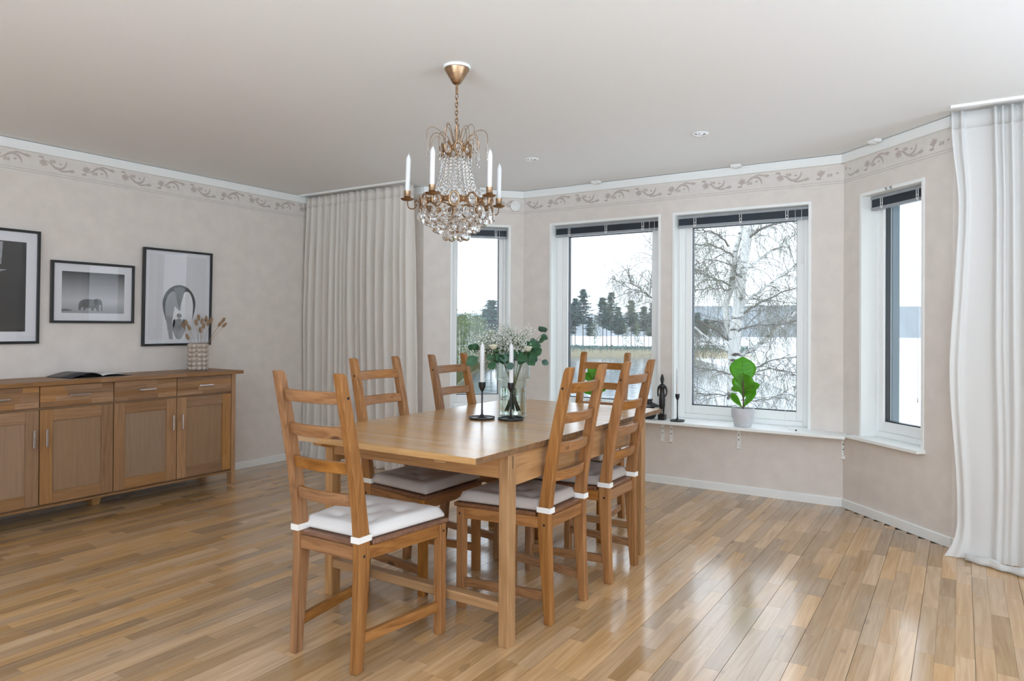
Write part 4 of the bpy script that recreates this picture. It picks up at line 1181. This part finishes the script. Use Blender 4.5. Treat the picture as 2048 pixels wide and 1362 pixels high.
potted('fiddle leaf fig with one big upright leaf in a pale grey pot', (-1.318, 5.118, SHZ), .060, .080, .132, .19,
       [(.275, 20, 84, .225, .185, -.10, 0), (.215, 5, 86, .165, .155, -.08, 0), (.255, -80, 22, .125, .075, .15, 58), (.225, -70, 38, .10, .06, .15, 50), (.13, 62, 42, .15, .05, .2, -60), (.13, -58, 55, .165, .055, .12, 55), (.25, 95, 15, .085, .05, .15, -55), (.20, -20, 60, .11, .09, .1, 30)], 3, M_POT)
q = world_at(1186, 815, (Vector((-2.50, 5.11, .5)) - EYE).dot(fw))
potted('smaller fiddle leaf fig in a grey pot, seen through the chair backs', (-2.50, 5.118, SHZ), .055, .072, .11, .20,
       [(.27, 10, 80, .15, .12, -.05, 0), (.27, 75, 25, .12, .085, .15, -50), (.22, -15, 75, .14, .11, .05, 0), (.20, 60, 35, .12, .07, .2, -50), (.16, -70, 30, .13, .07, .2, 50), (.14, -40, 40, .12, .06, .2, 45), (.15, 80, 25, .12, .06, .15, -50)], 4, M_POT)


def candlestick(label, clabel, loc, plate, zc, cup_r, cand_h, cand_r):
    root = empty('candlestick', loc); tag(root, label, 'candlestick', 'black candlesticks')
    MB().lathe([(0, .0006), (plate * .93, .0006), (plate, .006), (plate * .985, .010), (plate * .9, .006), (.03, .005), (.014, .012), (.008, .022), (0, .022)], 40).build('plate', M_BLACK, root, smooth=50)
    MB().lathe([(.0058, .018), (.0046, .05), (.0042, zc * .6), (.0048, zc - .008), (0, zc - .008)], 14).build('stem', M_BLACK, root, smooth=60)
    MB().lathe([(0, zc - .012), (.006, zc - .012), (cup_r * .75, zc), (cup_r, zc + .012), (cup_r, zc + .034), (cup_r - .003, zc + .034), (cup_r - .004, zc + .014), (0, zc + .014)], 24).build('cup', M_BLACK, root, smooth=50)
    cr = empty('candle', (loc[0], loc[1], loc[2] + zc + .0142)); tag(cr, clabel, 'candle', 'white candles')
    MB().lathe([(0, 0), (cand_r * .9, 0), (cand_r, .02), (cand_r, cand_h * .88), (cand_r * .7, cand_h * .95), (.002, cand_h), (0, cand_h)], 16).build('wax', M_CANDLE, cr, smooth=50)
    MB().tube([(0, 0, cand_h - .001), (.0008, 0, cand_h + .01)], .0009, 5).build('wick', M_WICK, cr)
    return root


candlestick('black candlestick on the table left of the flower vase', 'white candle in the table candlestick left of the vase', (-2.018, 2.863, TZ + .0003), .066, .150, .0175, .215, .0115)
candlestick('black candlestick on the table in front of the flower vase', 'white candle in the table candlestick in front of the vase', (-1.879, 2.915, TZ + .0003), .066, .150, .0175, .215, .0115)
candlestick('slim black candlestick on the window shelf', 'white candle in the candlestick on the window shelf', (-1.798, 5.105, SHZ + .0003), .055, .172, .016, .215, .011)

# carved figure and dark lidded bowl on the shelf
fg = empty('carved_figure', (-1.922, 5.115, SHZ)); tag(fg, 'slender dark carved wooden figure with a pointed headdress on the window shelf', 'figurine')
MB().box((-.027, -.025, .0003), (.027, .025, .042)).build('base', M_EBONY, fg, bevel=.003)
body = MB()
body.lathe([(.016, .085), (.022, .10), (.024, .15), (.022, .19), (.017, .215), (.019, .235), (.024, .25), (.026, .262), (.018, .272), (.008, .278), (.008, .285)], 14)
for s in (-1, 1):
    body.tube([(s * .010, -.002, .041), (s * .011, 0, .06), (s * .011, 0, .09)], [.0085, .0065, .010], 8)
    body.ball((s * .011, -.008, .046), .009, 8, 5, (1, 1.6, .7))
    body.tube(catmull([(s * .024, 0, .260), (s * .033, .002, .235), (s * .035, 0, .205), (s * .027, -.012, .180)], 4), [.0075] * 6 + [.006] * 6 + [.005], 7)
body.build('body', M_EBONY, fg, smooth=60)
MB().ball((0, 0, .295), .015, 14, 10, (.85, 1, 1.2)).ball((0, -.015, .294), .003, 6, 4).build('head', M_EBONY, fg, smooth=60)
MB().lathe([(.0145, .300), (.016, .306), (.013, .325), (.008, .340), (.003, .349), (0, .351)], 12).build('headdress', M_EBONY, fg, smooth=60)
bw = empty('lidded_bowl', (-2.035, 5.125, SHZ)); tag(bw, 'squat black bowl with a wide brim and lid on the shelf behind the table corner', 'bowl')
MB().lathe([(0, .0005), (.04, .0005), (.056, .02), (.064, .05), (.05, .08), (.035, .095), (0, .095)], 28).build('body', M_BLACK, bw, smooth=50)
MB().lathe([(.03, .096), (.088, .096), (.090, .100), (.05, .118), (.028, .128), (.026, .140), (.032, .146), (.03, .153), (0, .155)], 32).build('lid', M_BLACK, bw, smooth=50)
kc = empty('thin_cable', (-.985, 5.09, SHZ)); tag(kc, 'thin white cord with a dark tip lying on the shelf', 'cord')
MB().tube(catmull([(-.06, .115, .16), (-.058, .10, .06), (-.045, .07, .01), (.0, .015, .003), (.03, .0, .003)], 6), .0016, 5).build('cord', M_PLASTIC, kc)
MB().ball((.033, 0, .006), .0058, 8, 6).build('tip', M_BLACK, kc)
gl = empty('eyeglasses', (-2.33, 5.085, SHZ), R(20)); tag(gl, 'folded wire eyeglasses lying on the window shelf', 'glasses')
for s in (-1, 1):
    MB().tube([(s * .034 + .026 * math.cos(2 * PI * i / 18), 0, .022 + .019 * math.sin(2 * PI * i / 18)) for i in range(18)], .0014, 5, True).build('rim', M_CHROME, gl)
    MB().tube([(s * .06, 0, .03), (s * .062, .02, .028), (-s * .03, .04, .006)], .0012, 5).build('temple', M_CHROME, gl)
MB().tube([(-.008, 0, .028), (0, 0, .031), (.008, 0, .028)], .0012, 5).build('bridge', M_CHROME, gl)


# ------------------------------------------------------------------ glass vase and bouquet on the table
VX, VY = -1.938, 3.022
vs = empty('glass_vase', (VX, VY, TZ + .0003)); tag(vs, 'tall clear glass vase with a wider ribbed collar in the middle of the table', 'vase')
n = 128
def ribbed(prof_o, prof_i, amp, ribs):
    m = MB(); rings = []
    for r_, z, k in prof_o + prof_i[::-1]:
        rings.append([((r_ + k * amp * math.cos(2 * PI * ribs * i / n)) * math.cos(2 * PI * i / n), (r_ + k * amp * math.cos(2 * PI * ribs * i / n)) * math.sin(2 * PI * i / n), z) for i in range(n)])
    vsx = [p for r_ in rings for p in r_]; fs = []
    for j in range(len(rings) - 1):
        for i in range(n): fs.append((j * n + i, j * n + (i + 1) % n, (j + 1) * n + (i + 1) % n, (j + 1) * n + i))
    k = len(rings) - 1
    fs += [tuple(range(n))[::-1], tuple(range(k * n, k * n + n))]
    return m.add(vsx, fs)
ribbed([(.066, .001, 0), (.071, .006, 0), (.072, .17, 0), (.072, .186, 0), (.078, .190, 0), (.086, .193, .5), (.087, .20, 1), (.087, .295, 1), (.085, .300, .3)],
       [(.067, .016, 0), (.0672, .186, 0), (.080, .198, .3), (.082, .205, .6), (.082, .297, .6)], .0022, 32).build('vessel', M_VASE, vs, smooth=60)
M_RIMG = glass('vase_rim_glass', (.97, .99, .98, 1), 0, 1.4)
for rr_, z_ in ((.0855, .2995), (.0845, .1935), (.0705, .0065)):
    MB().tube([(rr_ * math.cos(2 * PI * i / 48), rr_ * math.sin(2 * PI * i / 48), z_) for i in range(48)], .0022, 6, True).build('rim', M_RIMG, vs, smooth=60)
M_WATER = glass('water', (.97, 1, .98, 1), 0, 1.33)
MB().lathe([(0, .0165), (.0662, .0165), (.0662, .150), (0, .150)], 32).build('water', M_WATER, vs, smooth=40)
dep0 = (Vector((VX, VY, 1.1)) - EYE).dot(fw)
mouth = Vector((VX, VY, TZ + .29))


def sprig(px, py, dz, seed, nleaf, size, mat, lab, leafspots=None):
    r = random.Random(seed); tip = world_at(px, py, dep0 + dz)
    ang = math.atan2(tip.y - VY, tip.x - VX); rimp = mouth + Vector((.055 * math.cos(ang), .055 * math.sin(ang), 0))
    foot = Vector((VX - .03 * math.cos(ang), VY - .03 * math.sin(ang), TZ + .03))
    root = empty('eucalyptus_sprig', foot); tag(root, lab, 'foliage', 'eucalyptus sprigs in the vase')
    m1 = rimp.lerp(tip, .5) + Vector((0, 0, .025))
    c = catmull([foot - foot, rimp - foot, m1 - foot, tip - foot], 8); k = len(c)
    MB().tube(c, [.0026 - .0018 * i / k for i in range(k)], 5).build('stem', M_STEM if seed % 2 else M_TWIG, root, smooth=60)
    for i in range(nleaf):
        f = .40 + .60 * i / max(1, nleaf - 1); p = c[min(k - 1, int(f * (k - 1)))]
        L = size * r.uniform(.75, 1.1); Wd = L * r.uniform(.78, .96)
        o = MB().grid(leaf_blade(L, Wd, r.uniform(-.1, .12), r.uniform(.0, .2), .46, 3, 7)).build('leaf', mat, root, smooth=180, solid=.0006, loc=p)
        side = 1 if i % 2 else -1; d = ((c[-1] - c[-8]).normalized() * .35 + rt * side * r.uniform(.4, 1.0) + up0 * r.uniform(-.7, .6) - fw * r.uniform(-.2, .5)).normalized()
        nrm = (-fw + Vector((r.gauss(0, .45), r.gauss(0, .45), r.uniform(-.1, .7)))).normalized(); xx = d.cross(nrm).normalized(); nn = xx.cross(d)
        o.rotation_euler = Matrix(((xx.x, d.x, nn.x), (xx.y, d.y, nn.y), (xx.z, d.z, nn.z))).to_euler()


ELABS = ['highest eucalyptus sprig on the right of the bouquet, near the window trim', 'eucalyptus sprig on the right of the bouquet, second from the top', 'eucalyptus sprig on the right of the bouquet level with the right rose', 'lowest eucalyptus sprig at the right edge of the bouquet',
         'eucalyptus sprig behind the right rose', 'eucalyptus sprig reaching farthest left, with long narrow tip', 'broad-leaved eucalyptus sprig beside the left table candle', 'eucalyptus sprig hanging low left of the ribbed collar', 'eucalyptus sprig in front, between the two table candles',
         'eucalyptus sprig in front, just right of the front table candle', 'eucalyptus sprig drooping over the right rim of the ribbed collar', 'eucalyptus sprig behind the left rose', 'pale eucalyptus sprig drooping in front of the ribbed collar']
for a, ELAB in zip( [(1092, 664, .02, 1, 5, .050, M_EUC2), (1078, 684, -.05, 2, 6, .052, M_EUC), (1074, 708, -.08, 3, 5, .052, M_EUC), (1084, 722, -.02, 4, 4, .044, M_EUC2), (1056, 706, .06, 5, 5, .052, M_EUC), (938, 700, -.06, 6, 4, .052, M_EUC),
          (954, 714, -.10, 7, 3, .062, M_EUC), (982, 724, -.12, 8, 4, .054, M_EUC), (1000, 716, -.12, 9, 4, .05, M_EUC), (1034, 716, -.13, 10, 4, .052, M_EUC), (1056, 722, -.12, 11, 4, .052, M_EUC), (996, 708, .08, 12, 3, .05, M_EUC), (1016, 726, -.14, 13, 4, .048, M_EUC2)], ELABS):
    sprig(*a, ELAB)


def gyp(px, py, dz, seed):
    r = random.Random(seed); tip = world_at(px, py, dep0 + dz)
    foot = Vector((VX + r.uniform(-.02, .02), VY + r.uniform(-.02, .02), TZ + .04)); root = empty('babys_breath', foot)
    tag(root, "sprig of tiny white baby's breath blossoms in the glass vase", 'flower', "baby's breath in the vase")
    st, bl = MB(), MB(); nd = (mouth + (tip - mouth) * .35) - foot; st.tube(catmull([(0, 0, 0), mouth - foot, nd, (tip - foot) * .93], 5), .0012, 4)
    for i in range(40):
        e = tip - foot + Vector((r.gauss(0, .032), r.gauss(0, .032), r.gauss(-.005, .028))); b0 = nd.lerp(tip - foot, r.uniform(.2, .85)); st.tube([b0, b0.lerp(e, .55) + Vector((0, 0, .008)), e], .0006, 3)
        for q in range(4):
            p = e + Vector((r.gauss(0, .011), r.gauss(0, .011), r.gauss(0, .011))); bl.ball(p, r.uniform(.0024, .0042), 5, 3)
    st.build('stem', M_STEM, root); tag(bl.build('blossoms', M_GYP, root), kind='stuff')


for i, (px, py) in enumerate([(975, 680), (990, 672), (1008, 668), (1025, 664), (1038, 672), (960, 694), (983, 694), (1004, 688), (1024, 684), (1042, 690), (970, 712), (1050, 682), (1014, 700), (996, 706)]):
    gyp(px, py, [-.02, .05, 0, .06, -.04][i % 5], 50 + i)


def rose(px, py, dz, seed, lab):
    r = random.Random(seed); p = world_at(px, py, dep0 + dz); foot = Vector((VX, VY, TZ + .04)); root = empty('rose', foot); tag(root, lab, 'rose', 'cream roses in the vase')
    MB().tube(catmull([(0, 0, 0), mouth - foot, p - foot - Vector((0, 0, .012))], 6), .0022, 5).build('stem', M_STEM, root)
    m = MB(); c = p - foot
    for k in range(11):
        a0 = k * 2.4; rr_ = .005 + .0016 * k; hh = .024 - .0005 * k; rows = []
        for j in range(5):
            t = j / 4; row = []
            for i in range(6):
                a = a0 + (i / 5 - .5) * 2.0; q = rr_ * (.45 + .75 * math.sin(PI * .5 * min(1, t * 1.1))) + .004 * max(0, t - .75) * k * .4
                row.append((c.x + q * math.cos(a), c.y + q * math.sin(a), c.z - .014 + hh * t * 1.25))
            rows.append(row)
        m.grid(rows)
    m.build('bloom', M_ROSE, root, smooth=180, solid=.0006)


rose(987, 694, -.09, 1, 'cream rose on the left of the bouquet, above the ribbed collar'); rose(1056, 698, -.06, 2, 'cream rose on the right of the bouquet among the eucalyptus')


# ------------------------------------------------------------------ chandelier
CX, CYY = -1.940, 2.538
ch = empty('chandelier', (CX, CYY, H)); tag(ch, 'brass and crystal chandelier with unlit white candles hanging over the table', 'chandelier')
zz = lambda z: z - H
MB().lathe([(0, -.0005), (.062, -.0005), (.063, -.006), (.060, -.011), (0, -.011)], 36).build('ceiling_plate', M_WHITE, ch, smooth=40)
MB().lathe([(.0, -.012), (.056, -.012), (.055, -.018), (.026, -.066), (.020, -.076), (.012, -.082), (0, -.083)], 32).build('canopy', M_BRASS, ch, smooth=40)
MB().lathe([(0, zz(2.322)), (.0055, zz(2.322)), (.0055, zz(2.276)), (0, zz(2.276))], 12).build('stem', M_BRASS, ch, smooth=40)
lk = MB().tube([(.0065 * math.cos(a), 0, .013 * math.sin(a)) for a in [2 * PI * i / 14 for i in range(14)]], .0019, 6, True).mesh('link', M_BRASS, 60)
for i in range(8): link_mesh('chain_link', lk, ch, (0, 0, zz(2.264) - i * .0182), (0, 0, (i % 2) * PI / 2 + .3))
MB().lathe([(0, zz(2.128)), (.006, zz(2.128)), (.0045, zz(2.12)), (.0045, zz(1.75)), (0, zz(1.75))], 12).build('stem', M_BRASS, ch, smooth=40)


def drop_mesh(L, Wd, nm='crystal_drop'):
    n = 8; prof = [(0, 0), (.16, -.06), (.36, -.26), (.50, -.55), (.48, -.74), (.30, -.92), (0, -1)]
    m = MB(); m.lathe([(r_ * Wd, z * L) for r_, z in prof], n); return m.mesh(nm, M_CRYSTAL)


def flat_drop(L, Wd, nm='crystal_drop'):
    m = MB(); prof = [(0, 0), (.22, -.10), (.42, -.32), (.5, -.60), (.42, -.82), (.22, -.96), (0, -1)]
    m.lathe([(r_ * Wd, z * L) for r_, z in prof], 8); m.v = [(x, y * .5, z) for x, y, z in m.v]; return m.mesh(nm, M_CRYSTAL)


D1, D2, D3, D4 = flat_drop(.056, .036), drop_mesh(.050, .033), drop_mesh(.048, .034), drop_mesh(.050, .040)
DS = flat_drop(.040, .017)


def medallion_ring(name, rad, z, hgt, n, ow, stone):
    "a pierced brass band of oval frames, each holding a cut stone"
    root = empty(name, (0, 0, z)); root.parent = ch
    m = MB()
    for k in range(n):
        a0 = 2 * PI * k / n
        pts = []
        for i in range(16):
            t = 2 * PI * i / 16; da = ow / rad * math.cos(t); pts.append((rad * math.cos(a0 + da), rad * math.sin(a0 + da), hgt / 2 * math.sin(t)))
        m.tube(pts, .0040, 6, True)
        for i in range(6):                                           # beaded crest
            t = PI * (i + .5) / 6; da = ow * 1.18 / rad * math.cos(t); m.ball((rad * math.cos(a0 + da), rad * math.sin(a0 + da), hgt * .60 * math.sin(t)), .0028, 5, 3)
        b0, b1 = a0 + ow / rad, a0 + 2 * PI / n - ow / rad
        for z0 in (-hgt * .22, 0, hgt * .22):
            m.tube([((rad) * math.cos(b0 + (b1 - b0) * i / 3), (rad) * math.sin(b0 + (b1 - b0) * i / 3), z0 * (1 if i in (0, 3) else .6)) for i in range(4)], .0050, 5)
        m.ball((rad * math.cos((b0 + b1) / 2), rad * math.sin((b0 + b1) / 2), 0), .007, 8, 5)
    m.build('band', M_BRASS, root, smooth=60)
    st = MB().lathe([(0, -.5), (.3, -.38), (.5, 0), (.3, .38), (0, .5)], 8); st.v = [(x * .010, y * ow * 1.25, q * hgt * .70) for x, y, q in st.v]
    me = st.mesh('stone', M_CRYSTAL)
    for k in range(n):
        a0 = 2 * PI * k / n; link_mesh('stone', me, root, (rad * .985 * math.cos(a0), rad * .985 * math.sin(a0), 0), (0, 0, a0))
    return root


medallion_ring('crown_ring', .066, zz(2.016), .058, 8, .017, True)
medallion_ring('main_ring', .166, zz(1.770), .060, 13, .0215, True)
M_BRD = MB()
for k in range(3):
    a = 2 * PI * k / 3 + .5; M_BRD.tube([(0, 0, zz(1.768)), (.16 * math.cos(a), .16 * math.sin(a), zz(1.768))], .003, 5)
for rad, z in ((.130, 1.726), (.096, 1.690), (.048, 1.655)):
    M_BRD.tube([(rad * math.cos(2 * PI * i / 32), rad * math.sin(2 * PI * i / 32), zz(z)) for i in range(32)], .0013, 5, True)
for k in range(6):
    a = 2 * PI * k / 6; c, s = math.cos(a), math.sin(a); M_BRD.tube([(.164 * c, .164 * s, zz(1.752)), (.130 * c, .130 * s, zz(1.726)), (.096 * c, .096 * s, zz(1.690)), (.048 * c, .048 * s, zz(1.655)), (0, 0, zz(1.75))], .0012, 4)
M_BRD.build('lower_frame', M_BRASS, ch, smooth=60)
r = random.Random(2)
for rad, z, n, me in ((.168, 1.746, 18, D1), (.130, 1.722, 15, D2), (.096, 1.690, 12, D3), (.048, 1.655, 7, D4)):
    for k in range(n):
        a = 2 * PI * (k + (n % 4) * .3) / n
        link_mesh('crystal_drop', me, ch, (rad * math.cos(a), rad * math.sin(a), zz(z)), (r.uniform(-.08, .08), r.uniform(-.08, .08), a + PI / 2 + r.uniform(-.25, .25)))
for k in range(12):                                                  # the drops under the crown
    a = 2 * PI * k / 12; link_mesh('crystal_drop', DS, ch, (.067 * math.cos(a), .067 * math.sin(a), zz(1.992)), (0, 0, a + PI / 2))
# strings of beads from the crown to the main ring
NB, NS = 12, 20
for k in range(NS):
    a = 2 * PI * k / NS; m = MB()
    for i in range(NB):
        t = i / (NB - 1); z = 1.968 - .180 * t; rad = .060 + .028 * t + .066 * t ** 5
        if i == NB - 1: rad = .150
        o = len(m.v); m.lathe([(0, -.5), (.36, -.36), (.5, 0), (.36, .36), (0, .5)], 7); s = .0165
        for q in range(o, len(m.v)): v = m.v[q]; m.v[q] = (v[0] * s + rad * math.cos(a), v[1] * s + rad * math.sin(a), v[2] * s + zz(z))
    m.build('bead_string', M_CRYSTAL, ch)
# fountain of wire loops with hanging drops
for k in range(14):
    a = 2 * PI * (k + .25) / 14; c, s = math.cos(a), math.sin(a); big = k % 2; ro = .142 if big else .112; zt = 2.112 if big else 2.086
    P = [(.030, 2.035), (.055, 2.066), (.085, 2.062 + (zt - 2.062) * .8), (ro * .82, zt), (ro * .97, zt - .016), (ro, zt - .042), (ro * .99, zt - .060)]
    w_ = MB().tube(catmull([(x * c, x * s, zz(z)) for x, z in P], 5), .0014, 5).build('wire_loop', M_BRASS, ch, smooth=60)
    link_mesh('crystal_drop', DS, ch, (ro * .99 * c, ro * .99 * s, zz(zt - .062)), (0, 0, a))
    link_mesh('crystal_drop', DS, ch, (ro * .985 * c, ro * .985 * s, zz(zt - .098)), (0, 0, a + 1))
for k in range(6):
    a = 2 * PI * k / 6 + .3; c, s = math.cos(a), math.sin(a)
    P = [(.012, 2.02), (.020, 2.07), (.034, 2.118), (.050, 2.128), (.060, 2.105), (.062, 2.06)]
    MB().tube(catmull([(x * c, x * s, zz(z)) for x, z in P], 5), .0014, 5).build('wire_loop', M_BRASS, ch, smooth=60)
# arms with candle cups; the candles are things of their own
rgt = Vector((math.cos(YAW), math.sin(YAW))); dpt = Vector((-math.sin(YAW), math.cos(YAW)))
CLAB = ['white candle on the chandelier arm nearest the pleated curtain', 'white candle on the front chandelier arm toward the sideboard', 'white candle on the front chandelier arm toward the windows', 'white candle on the chandelier arm nearest the windows, behind another candle', 'white candle on the rear chandelier arm behind the bead strings']
for i, (ang, tilt) in enumerate(((196, 2.2), (247, 1.2), (315, 1.0), (30, 1.0), (100, 0))):
    v = rgt * math.cos(R(ang)) + dpt * math.sin(R(ang)); a = math.atan2(v.y, v.x); c, s = math.cos(a), math.sin(a); ro = .222
    P = [(.166, 1.765), (.178, 1.780), (.188, 1.772), (.184, 1.760), (.178, 1.764), (.190, 1.744), (.208, 1.742), (.219, 1.752), (ro, 1.776)]
    arm = MB().tube(catmull([(x * c, x * s, zz(z)) for x, z in P], 5), .0028, 6).build('arm', M_BRASS, ch, smooth=60)
    MB().lathe([(0, .0), (.012, .0), (.026, .004), (.031, .010), (.026, .008), (.010, .010), (.010, .014), (.0155, .018), (.0135, .026), (.0155, .044), (.0145, .044), (.0125, .030), (0, .030)], 18).build('candle_cup', M_BRASS, arm, smooth=40, loc=(ro * c, ro * s, zz(1.776)))
    cd_ = empty('candle', (CX + ro * c, CYY + ro * s, 1.8065)); cd_.rotation_euler = (0, R(tilt), 0); tag(cd_, CLAB[i], 'candle', 'white candles')
    MB().lathe([(0, 0), (.0095, 0), (.0108, .02), (.0108, .154), (.0075, .167), (.002, .177), (0, .178)], 16).build('wax', M_CANDLE, cd_, smooth=50)
    MB().tube([(0, 0, .176), (.0008, 0, .187)], .0009, 5).build('wick', M_WICK, cd_)

# ------------------------------------------------------------------ ceiling fittings and small wall things
for (x, y), lab in zip(((-2.563, 4.227), (-1.346, 4.206)), ('white recessed downlight in the ceiling nearest the chandelier', 'white recessed downlight in the ceiling out in front of the birch window')):
    d = empty('downlight', (x, y, H)); tag(d, lab, 'ceiling light', 'recessed downlights')
    MB().lathe([(.030, -.0005), (.050, -.0005), (.052, -.004), (.046, -.008), (.036, -.008), (.032, -.003), (.030, -.0008)], 32, caps=False).build('ring', M_WHITE2, d, smooth=40)
    MB().lathe([(0, -.0012), (.031, -.0012), (.031, -.002), (0, -.002)], 24).build('recess', M_DARK, d)
    MB().lathe([(0, -.0025), (.022, -.003), (.017, -.006), (0, -.007)], 20).build('lamp', M_CHROME, d, smooth=40)
for (x, y, a), lab in zip(((-2.500, 5.140, 0), (-1.378, 5.140, 0), (-.46, 4.905, -45), (-3.455, 4.90, 46)), ('white outlet box at the ceiling edge above the pine-facing window', 'white outlet box at the ceiling edge above the birch-facing window', 'white outlet box at the ceiling edge above the narrow window by the white curtain', 'white outlet box at the ceiling edge behind the chandelier')):
    b_ = empty('ceiling_outlet', (x, y, H), R(a)); tag(b_, lab, 'outlet', 'ceiling outlets round the bay')
    MB().box((-.036, -.026, -.0225), (.036, .026, -.0005)).build('housing', M_PLASTIC, b_, bevel=.006, seg=3)
    MB().box((-.012, -.030, -.030), (.012, .010, -.0224)).build('socket', M_PLASTIC, b_, bevel=.003)
s0, rz = .800, wall_frame(BL0, BL1)[1]
u = Vector((math.cos(rz), math.sin(rz))); ninw = Vector((math.sin(rz), -math.cos(rz)))
al = empty('wall_disc', (BL0[0] + u.x * s0 + ninw.x * .0016, BL0[1] + u.y * s0 + ninw.y * .0016, 2.268), rz); tag(al, 'round white plastic disc on the wallpaper border beside the narrow window', 'wall fitting')
MB().lathe([(0, 0), (.047, 0), (.048, .004), (.046, .020), (.040, .025), (0, .026)], 32).build('housing', M_PLASTIC, al, smooth=40).rotation_euler = (PI / 2, 0, 0)

rz = wall_frame(BR0, BR1)[1]; u = Vector((math.cos(rz), math.sin(rz)))
for k, s0 in enumerate((.405, .445)):
    hk = empty('small_hook', (BR0[0] + u.x * s0, BR0[1] + u.y * s0, 2.090), rz); tag(hk, ['tiny dark hook on top of the narrow right window trim, left of two', 'tiny dark hook on top of the narrow right window trim, right of two'][k], 'hook', 'hooks on the window trim')
    MB().tube(catmull([(0, -.0065, .006), (0, -.016, .005), (.003, -.019, -.004), (.008, -.017, -.008), (.013, -.014, -.004)], 4), .0018, 6).build('wire', M_BLACK, hk)
